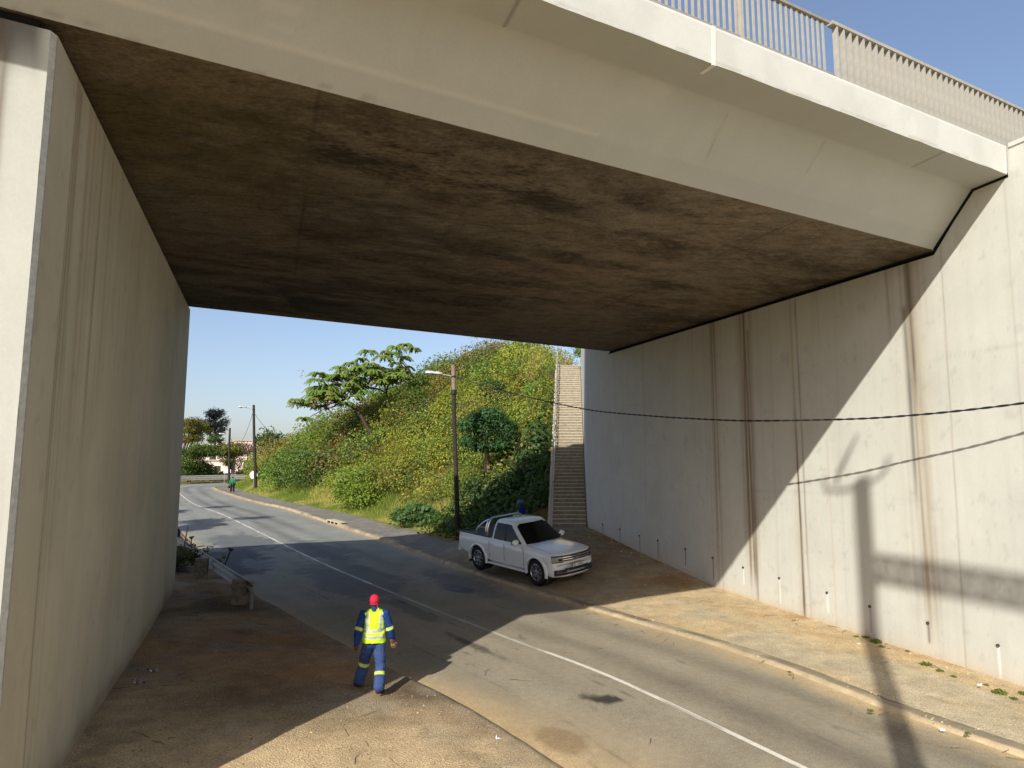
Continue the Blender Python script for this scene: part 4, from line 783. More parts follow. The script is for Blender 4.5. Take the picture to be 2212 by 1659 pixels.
def shrubs():
    P_, N_, L_, W_, C_ = [], [], [], [], []; FP, FN = [], []
    H = np.r_[hill_points(1250, 2.7, 20, 9, 84), hill_points(480, .9, 14, 0, 11), hill_points(220, 9, 20, 8, 45)]
    sp = fbm(H[:, 0]*.22, H[:, 1]*.22, 701, 3); sp2 = fbm(H[:, 0]*.5, H[:, 1]*.5, 702, 3)
    for (x, y, d, al), s1, s2 in zip(H, sp, sp2):
        r = (rng.uniform(.45, .9) if rng.random() < .62 else rng.uniform(1.0, 2.1))*(1+.010*max(y-35, 0))*(.75+.5*s2*1.3); z = float(hillz(x, y)); hgt = r*rng.uniform(.65, 1.15); sx = ST0[0]+(ST1[0]-ST0[0])*(y-ST0[1])/(ST1[1]-ST0[1]); r = min(r, max(sx-x-.1, .35)) if y < 47 else r
        if d < 3.2: r *= .7; hgt *= .6
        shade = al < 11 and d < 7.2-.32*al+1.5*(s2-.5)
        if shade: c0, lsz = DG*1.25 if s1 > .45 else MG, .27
        elif al > 30 and s1 > .60: c0, lsz = RU*.3+OL*.6, .15
        elif al < 34 and s1 < .60: c0, lsz = (YG if s2 > .42 else OL if s2 > .33 else MG), .15
        else: c0, lsz = (BRG if s2 > .55 else MG if s2 > .42 else YG*.8), .16
        if rng.random() < .05: c0 = DRY*.6+OL*.3
        if rng.random() < .10: c0 = DG*1.2
        sc = 1+.022*max(y-42, 0); lsz *= sc; n = int(230*(r*hgt)/(lsz/.15)**2*.9)+30
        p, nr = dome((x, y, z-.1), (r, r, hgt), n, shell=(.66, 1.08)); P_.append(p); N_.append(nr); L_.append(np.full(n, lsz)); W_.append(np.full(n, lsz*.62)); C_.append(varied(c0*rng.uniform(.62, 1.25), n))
        if 3 < al < 40 and 2.4 < d < 15 and not shade and rng.random() < .62:
            nf = rng.poisson(1.3*(1.6 if s2 > .5 else .8))
            if nf: q, nq = dome((x, y, z), (r*1.08, r*1.08, hgt*1.1), nf, .1, (.95, 1.1)); FP.append(q); FN.append(nq)
    P_, N_, L_, W_, C_ = map(np.concatenate, (P_, N_, L_, W_, C_))
    tag(leaf_obj('hillside_shrubs', P_, N_, L_, W_, C_, jit=.5), 'tangled green and yellowish shrubs covering the whole bank', 'shrubs', kind='stuff')
    FP, FN = np.concatenate(FP), np.concatenate(FN); n = len(FP); V = []
    view = nrmz(CAM-FP); yel = np.array([.70, .50, .02])*rng.uniform(.75, 1.2, (n, 1))
    a, ca = leaf_quads(FP, FN*.5+view*.7, .11, .10, yel, .35); b, cb = leaf_quads(FP+.005, FN*.5+view*.7, .11, .10, yel, .35)
    V = np.r_[a, b]; tag(link('yellow_flowers', raw_mesh('yellow_flowers', V, np.arange(len(V)).reshape(-1, 4), col=np.r_[ca, cb]), M['leaf']), 'scattered yellow flowers on the hillside shrubs', 'flowers', kind='stuff')
    # bare twigs showing through
    m = MB()
    for k in range(130):
        x, y, d, al = H[rng.integers(len(H))]; z = float(hillz(x, y)); a = rng.uniform(0, 6.3); l = rng.uniform(.8, 2.2); e = np.array([x+math.cos(a)*l, y+math.sin(a)*l*.5, z+rng.uniform(.5, 1.7)]); m.tube([(x, y, z), (np.array([x, y, z])+e)/2+rng.normal(size=3)*.15, e], [.025, .018, .008], 4)
    tag(m.build('dry_twigs', M['stick']), 'dry bare twigs sticking out of the hillside shrubs', 'twigs', kind='stuff')
shrubs()
def bank_grass():
    H = []
    while sum(map(len, H)) < 70000:
        al = rng.uniform(3.0, 92, 6000); d = np.abs(rng.normal(size=6000))*1.9; cum = np.r_[0, np.cumsum(np.linalg.norm(np.diff(PAVE, axis=0), axis=1))]
        f = np.stack([np.interp(al, cum, PAVE[:, k]) for k in (0, 1)], -1); g2 = np.stack([np.interp(al+.5, cum, PAVE[:, k]) for k in (0, 1)], -1); t = nrmz(g2-f); nr = np.stack([t[:, 1], -t[:, 0]], -1)
        q = f+nr*(d-.1+.35*(fbm(al*.6, al*0, 711)-.5))[:, None]; k = d < 5; H.append(np.c_[q[k], d[k], al[k]])
    H = np.concatenate(H); n = len(H); z = hillz(H[:, 0], H[:, 1]); tall = np.clip((.09+.11*np.clip(H[:, 2], 0, 2.2))*(1+.9*sstep(45, 62, H[:, 3])), .08, .75)*rng.uniform(.5, 1.35, n)*(.55+.9*fbm(H[:, 0]*.6, H[:, 1]*.6, 712)); w = (.012+.0009*(H[:, 1]-30))*rng.uniform(.8, 1.4, n)
    B = np.c_[H[:, :2], z]; lean = rng.normal(size=(n, 2))*.35; tip = B+np.c_[lean*tall[:, None], tall]; a = rng.uniform(0, 3.14, n); s_ = np.c_[np.cos(a), np.sin(a)*.4, np.zeros(n)]*w[:, None]
    V = np.stack([B-s_-[0, 0, .03], B+s_-[0, 0, .03], tip], 1).reshape(-1, 3); gsel = fbm(H[:, 0]*.35, H[:, 1]*.35, 713); c = mix(np.broadcast_to(np.array([.19, .25, .04]), (n, 3)), np.array([.42, .38, .12]), sstep(.4, .65, gsel+rng.normal(size=n)*.06))*np.exp(rng.normal(size=(n, 1))*.2)
    tag(link('roadside_grass', raw_mesh('roadside_grass', V, None, np.arange(3*n).reshape(-1, 3), col=np.repeat(c, 3, 0)), M['grass']), 'rough yellowish green grass along the pavement edge', 'grass', kind='stuff')
bank_grass()

def bush(name, label, c, r, col, lsz, n, group=None, stem=True):
    root = thing(name, label, 'bush', (c[0], c[1], c[2]), None, group); P_, N_, C_ = [], [], []
    k = max(5, int(7*r[0])); 
    for i in range(k):
        a = rng.uniform(0, 6.3); q = rng.uniform(0, .65); cc = np.array(c)+[r[0]*q*math.cos(a), r[1]*q*math.sin(a), r[2]*rng.uniform(.1, .62)]; rr = np.array(r)*rng.uniform(.34, .58)
        p, nr = dome(cc, rr, n//k, -.5, (.55, 1.08)); P_.append(p); N_.append(nr); C_.append(varied(np.array(col)*rng.uniform(.78, 1.2), len(p)))
    leaf_obj('foliage', np.concatenate(P_), np.concatenate(N_), lsz, lsz*.6, np.concatenate(C_), root)
    if stem:
        m = MB()
        for i in range(5):
            a = rng.uniform(0, 6.3); e = np.array(c)+[r[0]*.5*math.cos(a), r[1]*.5*math.sin(a), r[2]*.8]; m.tube([np.array(c)-[0, 0, .2], (np.array(c)+e)/2+rng.normal(size=3)*.1, e], [.05, .035, .012], 6)
        m.build('stem', M['bark'], root)
def onhill(u, v, Y):
    p = dep(u, v, Y); return np.array([p[0], Y, float(hillz(p[0], Y))-.1])
G_ = 'bushes standing out on the bank'
bush('bush', 'big bright green bush at the bank foot, left of the near lamp pole', onhill(775, 1060, 52.5), (2.7, 2.2, 3.3), BRG*.9, .2, 9000, G_)
bush('bush', 'rounded mid green bush by the tall grass beside the leaning lamp pole', onhill(612, 1050, 72), (2.6, 2.4, 3.6), MG*1.15, .26, 6000, G_)
bush('bush', 'feathery dark green bush spreading above the pavement bend', onhill(680, 1010, 66), (3.4, 3.0, 3.4), MG*.85+[0, .01, .004], .22, 8000, G_)
bush('bush', 'dark rounded bush on the hill crest, tucked under the bridge edge', onhill(1075, 800, 52.5), (2.0, 1.8, 2.6), DG*1.35, .2, 6000, G_)
bush('bush', 'pale green bush on the crest beside the top of the handrail', onhill(1165, 790, 47), (1.35, 1.2, 1.5), MG*1.3, .15, 5000, G_)
bush('bush', 'loose yellow green bush at the summit of the bank', onhill(985, 790, 56), (2.6, 2.0, 3.4), YG*.9, .2, 6000, G_)
bush('bush', 'dark olive bush below the orange podded tree', onhill(905, 850, 62), (3.4, 2.6, 3.6), MG*.7, .2, 6000, G_)
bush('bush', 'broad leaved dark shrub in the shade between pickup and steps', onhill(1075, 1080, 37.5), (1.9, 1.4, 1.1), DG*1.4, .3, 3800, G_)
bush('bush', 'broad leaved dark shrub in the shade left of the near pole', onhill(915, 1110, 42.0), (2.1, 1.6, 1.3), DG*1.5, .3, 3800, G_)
bush('bush', 'dark round bush rising beyond the leaning lamp pole', dep(578, 985, 98)-[0, 0, 1.5], (2.6, 2.6, 5.0), MG*.62, .4, 3500, G_)

def curve_pts(a, b, bend=.12, n=7):
    a = np.asarray(a, float); b = np.asarray(b, float); L = np.linalg.norm(b-a); o = rng.normal(size=3)*bend*L
    return [a+(b-a)*t+o*4*t*(1-t)*.5 for t in np.linspace(0, 1, n)]
def feathery_tree():
    Y0 = 64.0; b = dep(816, 926, Y0); b[2] = float(hillz(b[0], b[1]))-.2
    root = thing('feathery_tree', 'leaning flat topped tree with feathery green tufts and orange pods on the skyline', 'tree', b)
    px = [(230, 1010), (530, 640), (530, 740), (700, 690), (830, 560), (980, 500), (1120, 440), (1220, 340), (1480, 340), (1600, 290), (1740, 250), (1840, 300), (870, 600), (950, 660), (1100, 700), (750, 720), (640, 850), (520, 900), (800, 800), (1300, 520), (1430, 420), (1240, 520), (450, 960), (400, 1060), (560, 1100), (1000, 900), (1050, 960), (1180, 900), (860, 960), (700, 1000), (330, 1260), (1330, 640), (1550, 370), (1100, 560), (900, 1050), (1700, 430), (1620, 500), (270, 1060), (620, 660), (1400, 660), (740, 900)]
    px += [(int(rng.uniform(450, 1750)), 0) for k in range(80)]; px = [(x, y if y else int(rng.uniform(max(560, 1150-x*.62), 1180-.28*x))) for x, y in px]
    tips = [dep((700+x/5.53)*.8641, (820+y/5.53)*.8641, Y0+rng.uniform(-2.5, 3.5)) for x, y in px]
    m = MB(); fork = dep(775, 890, Y0); m.tube(curve_pts(b, fork, .05), np.linspace(.24, .15, 7), 8)
    nodes = [fork]
    for e, r0 in (((735, 868), .12), ((790, 838), .12), ((835, 850), .12), ((705, 880), .08), ((770, 810), .08), ((850, 805), .08), ((885, 800), .07), ((745, 830), .07)):
        q = dep(*e, Y0+rng.uniform(-1.5, 2)); src = min(nodes, key=lambda k: np.linalg.norm(k-q)); m.tube(curve_pts(src, q), np.linspace(r0, r0*.55, 7), 6); nodes.append(q)
    for t in tips:
        src = min(nodes, key=lambda k: np.linalg.norm(k-t)); m.tube(curve_pts(src, t-[0, 0, .15]), np.linspace(.045, .014, 7), 5)
    m.build('trunk', M['darkbark'], root, smooth=True)
    P_, N_, C_ = [], [], []
    for t in tips:
        R_ = rng.uniform(.75, 1.25)
        for k in range(rng.integers(17, 24)):              # arching fronds
            a = rng.uniform(0, 6.3); l = R_*rng.uniform(.6, 1.1); s_ = np.linspace(.1, 1, 24); fx = np.stack([math.cos(a)*l*s_, math.sin(a)*l*s_, .28*l*np.sin(s_*2.6)-.38*l*s_**2], -1)+t
            for sd in (-1, 1):
                q = fx+np.array([-math.sin(a), math.cos(a), -.25])*sd*.09*(1.2-s_)[:, None]*R_; P_.append(q); N_.append(np.tile([-.2, -.75, .75], (len(q), 1))); C_.append(varied(np.array([.20, .30, .075]) if rng.random() < .75 else YG*.8, len(q), .15))
    leaf_obj('crown', np.concatenate(P_), np.concatenate(N_), .19, .085, np.concatenate(C_), root, jit=.4)
    Q, Nq = [], []
    for k in range(46):
        t = tips[rng.integers(len(tips))]; c0 = t+rng.normal(size=3)*[.8, .8, .3]-[0, 0, .5]; n = 26; Q.append(c0+rng.normal(size=(n, 3))*[.16, .16, .22]); Nq.append(rng.normal(size=(n, 3)))
    Q, Nq = np.concatenate(Q), np.concatenate(Nq); leaf_obj('seed_pods', Q, Nq, .17, .05, varied(np.array([.42, .155, .075]), len(Q), .2), root, jit=.3)
feathery_tree()
def dark_tree():
    b = onhill(1052, 1010, 39.6); k = dep(1052, 1008, 39.6); b[2] = k[2]-.15
    root = thing('young_tree', 'single dark green dense tree with pale straight trunk halfway down the bank', 'tree', b); m = MB(); top = dep(1050, 925, 39.6)
    m.tube([b-[0, 0, .4], b+(top-b)*.25+[.03, 0, 0], b+(top-b)*.5, top], [.21, .17, .13, .05], 10)
    cl = [((1052, 895), .75), ((1015, 920), .8), ((1088, 922), .8), ((1050, 930), 1.0), ((1012, 955), .62), ((1090, 960), .72), ((1068, 900), .7), ((1035, 965), .55), ((1098, 940), .55), ((1070, 965), .7), ((1030, 905), .6)]
    P_, N_, C_ = [], [], []
    for (u, v), r in cl:
        for dy in (-.6, .5):
            c0 = dep(u, v, 39.6+dy+rng.uniform(-.3, .3)); m.tube(curve_pts(b+(top-b)*.5, c0, .08), np.linspace(.05, .012, 7), 5); p, nr = dome(c0, np.array([r, r, r*.62])*rng.uniform(.75, 1.15), 620, -.9, (.45, 1.2)); P_.append(p); N_.append(nr); C_.append(varied(np.array([.052, .112, .036])*rng.uniform(.7, 1.3), len(p)))
    m.build('trunk', M['bark2'], root, smooth=True); leaf_obj('crown', np.concatenate(P_), np.concatenate(N_)*[1, 1, .6]+[0, 0, .4], .2, .085, np.concatenate(C_), root, jit=.5, droop=.35)
M['bark2'] = plain('pale_bark', lin('9a8468'), .95, 0, .15, .25, 10, .5)
dark_tree()
def crown_tree(name, label, base, trunk_to, clusters, col, lsz, n_each, r_tr=.3, flat=.6, sparse=(.5, 1.1), bark='darkbark', group=None):
    base = np.asarray(base, float); root = thing(name, label, 'tree', base, None, group); m = MB(); trunk_to = np.asarray(trunk_to, float)
    m.tube(curve_pts(base-[0, 0, .5], trunk_to, .04), np.linspace(r_tr, r_tr*.65, 7), 8); P_, N_, C_ = [], [], []
    for c0, r in clusters:
        m.tube(curve_pts(trunk_to, c0, .12), np.linspace(r_tr*.45, .03, 7), 5); p, nr = dome(c0, np.array([r, r, r*flat]), n_each, -.85, sparse); P_.append(p); N_.append(nr); C_.append(varied(np.asarray(col)*rng.uniform(.72, 1.25), len(p)))
    m.build('trunk', M[bark], root, smooth=True); leaf_obj('crown', np.concatenate(P_), np.concatenate(N_), lsz, lsz*.55, np.concatenate(C_), root)
def pxc(lst, Y, dy=4, s=1): return [(dep(440*.8641+x/6.38*.8641, 1000*.8641+y/6.38*.8641, Y+rng.uniform(-dy, dy)), r*s) for x, y, r in lst]
TG = 'trees beyond the far bend'
crown_tree('spreading_tree', 'wide spreading pale topped tree beyond the bend, nearest the left wall', dep(385, 1036, 118), dep(392, 1000, 118), pxc([(180, 380, 1.4), (280, 360, 1.5), (380, 400, 1.4), (130, 480, 1.6), (240, 470, 1.3), (340, 510, 1.6), (440, 470, 1.5), (160, 640, 1.7), (-40, 600, 2.2), (-80, 450, 2.2), (300, 620, 1.5), (30, 400, 1.8)], 118), OL*.75, .34, 620, .32, .55, (.35, 1.15), group=TG)
crown_tree('spreading_tree', 'dark layered tree with crooked limbs right behind the far crash barrier', dep(408, 1036, 113), dep(412, 1012, 113), pxc([(200, 850, 2.0), (330, 760, 1.6), (420, 850, 1.7), (520, 780, 1.6), (600, 850, 1.5), (300, 900, 1.8), (150, 1000, 1.9), (260, 1060, 2.0), (400, 1050, 1.8), (500, 1100, 1.6), (150, 1160, 1.8), (350, 1180, 1.6), (560, 1170, 1.4), (-60, 900, 2.4), (-40, 1080, 2.2), (620, 640, 1.3)], 113, 3), MG*.62, .33, 620, .34, .5, (.4, 1.12), group=TG)
crown_tree('leafy_tree', 'olive green tree behind the farthest lamp pole', dep(497, 1030, 122), dep(500, 1000, 122), pxc([(760, 800, 1.7), (860, 770, 1.6), (950, 760, 1.5), (800, 900, 1.7), (900, 880, 1.6), (990, 850, 1.3), (700, 760, 1.3), (850, 1000, 1.2)], 122), OL*.6+MG*.2, .34, 560, .22, .6, (.4, 1.15), group=TG)
crown_tree('bare_shrub', 'nearly bare brown twiggy tree just left of the leaning lamp pole', dep(515, 1032, 116), dep(515, 1012, 116), pxc([(880, 1050, .9), (950, 1000, .9), (1010, 1060, .9), (1060, 960, .9), (920, 1120, .8), (1090, 860, .9), (1120, 760, 1.0), (1000, 940, .8)], 116, 2), np.array([.10, .06, .04]), .2, 110, .12, .8, (.3, 1.2), group=TG)
crown_tree('bare_shrub', 'pinkish twiggy tree crown above the pink house roof', dep(535, 1025, 130), dep(535, 985, 130), pxc([(1050, 720, 1.2), (1130, 740, 1.2), (1180, 830, 1.2), (1090, 820, 1.0)], 130, 2), np.array([.20, .12, .10]), .26, 260, .15, .7, (.3, 1.2), group=TG)
def mast_tree():
    Y = 150.; b = dep(463, 1030, Y); t = dep(465, 889, Y); root = thing('pine_mast', 'tall bluish pine shaped tree with ragged upswept branches above the others', 'tree', b); m = MB(); m.tube([b, t], [.35, .2], 8); P_, N_ = [], []  # cell mast dressed up as a pine
    for i in range(150):
        z = rng.uniform(0, 1)**1.1; h = t+(b-t)*(.02+z*.40); l = (.9+2.3*math.sin(min(z*2.1+.35, 2.6)))*rng.uniform(.6, 1.05); a = rng.uniform(0, 6.3); e = h+np.array([math.cos(a)*l, math.sin(a)*l, .55*l]); m.tube([h, (h+e)/2-[0, 0, .08], e], [.06, .05, .02], 4)
        n = 34; s_ = rng.uniform(.35, 1.05, (n, 1)); P_.append(h+(e-h)*s_+rng.normal(size=(n, 3))*.16); N_.append(rng.normal(size=(n, 3)))
    m.build('trunk', M['darkbark'], root); P_ = np.concatenate(P_); leaf_obj('crown', P_, np.concatenate(N_), .42, .13, varied(np.array([.030, .040, .050]), len(P_), .2, .08), root)
mast_tree()
for k, (bx, by, hh, rr, lab) in enumerate([(-33, 44.5, 8.5, 3.2, 'broad tree left of the road, hidden behind the abutment, shading the far lane'), (-25.5, 35.5, 8.5, 2.8, 'second broad tree left of the road, hidden behind the abutment near the barrier'), (-41, 55, 9, 3.4, 'third broad tree left of the road, farther along behind the abutment')]):
    bz = float(GL(bx, by)); cl_ = []
    for i in range(13):
        a = rng.uniform(0, 6.3); q = rr*rng.uniform(.2, 1); cl_.append((np.array([bx+q*math.cos(a), by+q*math.sin(a), bz+hh*rng.uniform(.6, 1)]), rng.uniform(.9, 1.5)))
    crown_tree('broad_tree', lab, (bx, by, bz), (bx+.3, by, bz+hh*.45), cl_, MG*.8, .3, 420, .28, .55, (.4, 1.1))
crown_tree('low_shrubbery', 'low green thicket along the foot of the far houses', dep(455, 1036, 128), dep(455, 1024, 128), pxc([(240, 1230, 1.3), (380, 1240, 1.3), (600, 1210, 1.4), (700, 1230, 1.2), (740, 1190, 1.0), (1000, 1200, 1.3), (1060, 1160, 1.2), (500, 1230, 1.1)], 128, 2), YG*.6, .32, 330, .08, .6)

# houses far behind the trees
def house(label, c, w, dpt, h, roof_h, wins):
    root = thing('house', label, 'house', c); m = MB(); m.box(np.array(c)+[0, dpt/2, h/2], (w, dpt, h)); wl2 = m.build('wall', M['housewall'], root); m = MB(); x0, x1, y0, y1 = c[0]-w/2-.4, c[0]+w/2+.4, c[1]-.5, c[1]+dpt+.5; z = c[2]+h
    if roof_h: m.add([(x0, y0, z), (x1, y0, z), (x1, y1, z), (x0, y1, z), (x0, (y0+y1)/2, z+roof_h), (x1, (y0+y1)/2, z+roof_h)], [(0, 1, 5, 4), (3, 4, 5, 2), (0, 4, 3), (1, 2, 5), (0, 3, 2, 1)])
    else: m.box((c[0], c[1]+dpt/2, z+.12), (w+.6, dpt+.6, .24))
    m.build('roof', M['houseroof'], root)
    for wx, wz, ww_, wh in wins: m = MB(); m.box((c[0]+wx, c[1]-.02, c[2]+wz), (ww_, .1, wh)); m.build('window', M['darkwin'], root)
h1 = dep(475, 1030, 140); house('low pale pink house behind the far trees, right of the dark layered tree', h1, 9.5, 8, 3.3, 0, [(-3, 1.7, 1.3, 1.1), (-.6, 1.7, 1.3, 1.1), (2.5, 1.6, 1, 1.9)])
h2 = dep(542, 1020, 165); house('taller pinkish house block on the rise beside the bank', h2, 9, 9, 7.6, 0, [(-2.6, 5.6, 1.3, 1.3), (.2, 5.6, 1.3, 1.3), (-2.6, 2.4, 1.3, 1.3), (2.6, 5.6, 1.2, 1.3)])
h3 = dep(415, 1005, 170); house('long tan roofed house glimpsed through the spreading trees', h3, 22, 9, 3.2, 2.6, [(-6, 1.7, 1.5, 1.2), (0, 1.7, 1.5, 1.2), (5, 1.7, 1.5, 1.2)])

# shrub on top of the right wall
def wall_shrub():
    c = np.r_[E0+dR*20.4-NRW*1.5, 10.85]; root = thing('shrub', 'leafy shrub with thin twigs growing on top of the right wall by the railing', 'shrub', c); P_, N_, C_ = [], [], []
    for o, r in (((0, 0, .35), .55), ((-.15, .35, .6), .4), ((.2, -.4, .5), .6), ((-.3, .1, .25), .35)):
        p, nr = dome(c+np.array(o), np.array([r, r, r]), 420, -.8, (.5, 1.1)); P_.append(p); N_.append(nr); C_.append(varied(MG*.9, len(p)))
    m = MB(); tw = []
    for k in range(16):
        e = c+np.array([rng.uniform(-.7, .5), rng.uniform(-.5, .9), rng.uniform(.9, 1.7)]); q = curve_pts(c, e, .2); m.tube(q, np.linspace(.014, .004, 7), 4); tw += [q[4], q[5], q[6]]
    tw = np.repeat(np.array(tw), 2, 0)+rng.normal(size=(96, 3))*.06; P_.append(tw); N_.append(rng.normal(size=tw.shape)); C_.append(varied(DG*1.1, len(tw)))
    m.build('twigs', M['darkbark'], root); leaf_obj('foliage', np.concatenate(P_), np.concatenate(N_), .085, .055, np.concatenate(C_), root)
wall_shrub()
# hanging plant at the top of the wing wall
pc = np.array([4.55, 44.0, 11.75]); p, nr = dome(pc, np.array([.45, .9, .5]), 700, -.9, (.4, 1.1)); rt = thing('shrub', 'small green plant hanging over the wing wall above the steps', 'shrub', pc); leaf_obj('foliage', p, nr, .14, .08, varied(MG, 700), rt)

# weeds at the wall foot, one kind copied
def weeds():
    me = None; spots = [(2212, 1500, 1.0), (2160, 1497, 1.3), (2190, 1510, .7), (2000, 1437, 1.3), (1893, 1388, 1.5), (1870, 1378, .9), (1905, 1398, .8), (2060, 1462, .6), (1835, 1360, .8), (1850, 1376, .7), (1820, 1350, .5), (2030, 1450, .8), (2130, 1480, .5), (1760, 1330, .5), (1690, 1307, .6), (1960, 1407, .5), (2090, 1585, .5), (1705, 1452, .5), (1880, 1536, .6)]
    for k, (u, v, s_) in enumerate(spots):
        z = .1
        for _ in range(6):
            r = ray(u, v); t = (z-CAMZ)/r[2]; P0 = CAM+r*t; z = float(GR(P0[0], P0[1]))
        if me is None:
            n = 110; p, nr = dome((0, 0, 0), np.array([.13, .13, .075]), n, .05, (.2, 1.1)); o = leaf_obj('weed', p, nr, .06, .035, varied(np.array([.13, .17, .03]), n), None, .6); me = o
        else: o = me.copy(); COL.objects.link(o)
        o.location = (P0[0], P0[1], z); o.rotation_euler = (0, 0, k*1.3); o.scale = (s_*.75,)*3
        tag(o, 'low tuft of bright green weed in the sandy dirt below the right wall', 'weed', 'weeds along the foot of the wall')
weeds()
# pebbles, twigs and dead leaves on the dirt
def litter_stuff():
    V, F, C = [], [], []; n0 = 0; base = np.array([(1, 0, 0), (0, 1, 0), (-1, 0, 0), (0, -1, 0), (0, 0, .7), (.6, .6, .35), (-.6, .5, .3)], float); fs = [(0, 5, 4), (5, 1, 4), (1, 6, 4), (6, 2, 4), (2, 3, 4), (3, 0, 4), (0, 1, 5), (1, 2, 6)]
    def add(x, y, z, r, c):
        nonlocal n0
        a = rng.uniform(0, 6.3); R_ = np.array([[math.cos(a), -math.sin(a), 0], [math.sin(a), math.cos(a), 0], [0, 0, 1]]); v = (base*rng.uniform(.6, 1.2, base.shape)*r)@R_.T+[x, y, z-.1*r]; V.append(v); F.extend([tuple(i+n0 for i in f) for f in fs]); C.append(np.tile(c, (7, 1))); n0 += 7
    for k in range(9500):
        s_ = rng.uniform(-5, 22); o = rng.uniform(.15, 7.5); q = PT(s_, -(wl(s_)+o)); z = float(zlz(q[0], q[1])); add(q[0], q[1], z, abs(rng.normal())*.009+.006, lin(random.choice(['a08a6c', '8a7a66', 'b09a7c', '6a5a48', '9a9284'])))
    for k in range(2400):
        s_ = rng.uniform(-9, 20); wlim = 8.5; o = rng.choice([rng.uniform(.1, .5), rng.uniform(2, 8), rng.uniform(2, 8), rng.uniform(3, 8)]); q = PT(s_, wr(s_)+o)
        if (q-E0)@NRW < .05: continue
        z = float(GR(q[0], q[1]))+.005 if o > 1.6 else float(zr(q[1]))+.11*(.5+.5*float(sstep(10, 18, s_))); d_ = (q-E0)@NRW; add(q[0], q[1], z, (abs(rng.normal())*.014+.008)*(1.7 if d_ < .8 else 1), lin(random.choice(['b09a78', '9a8a72', 'cdb896', '7a6a54', 'bda07a'])))
    V = np.concatenate(V); tag(link('gravel', raw_mesh('gravel', V, None, np.array(F), col=np.concatenate(C)), M['stone']), 'loose pebbles and gravel scattered over the dirt', 'gravel', kind='stuff')
def zlz(x, y): return GL(x, y)+.05*(fbm(x*.8, y*.8, 5)-.5)+.02*(fbm(x*4, y*4, 6)-.5)
litter_stuff()
def ground_twigs():
    m = MB()
    for k in range(150):
        if k % 2: s_ = rng.uniform(-3, 22); o = rng.uniform(.5, 7); q = PT(s_, -(wl(s_)+o)); z = float(zlz(q[0], q[1]))+.015
        else:
            s_ = rng.uniform(-8, 16); q = PT(s_, rng.choice([wr(s_)+rng.uniform(-.8, .2), wr(s_)+rng.uniform(3, 7), rng.uniform(-3, 3)])); z = max(float(zr(q[1]))+.035, 0)
            if (q-E0)@NRW < .1: continue
            if abs(PT(s_, 0)@[0, 1]-0) >= 0 and np.linalg.norm(q-PT(s_, 0)) > wr(s_)+.5: z = float(GR(q[0], q[1]))+.02
        a = rng.uniform(0, 6.3); l = rng.uniform(.06, .28); d = np.array([math.cos(a)*l, math.sin(a)*l, .01]); p0 = np.array([q[0], q[1], z]); m.tube([p0-d, p0+rng.normal(size=3)*[.02, .02, .004], p0+d], [.007, .006, .003], 4)
    tag(m.build('fallen_twigs', M['stick']), 'small dry twigs lying on the ground', 'twigs', kind='stuff')
ground_twigs()
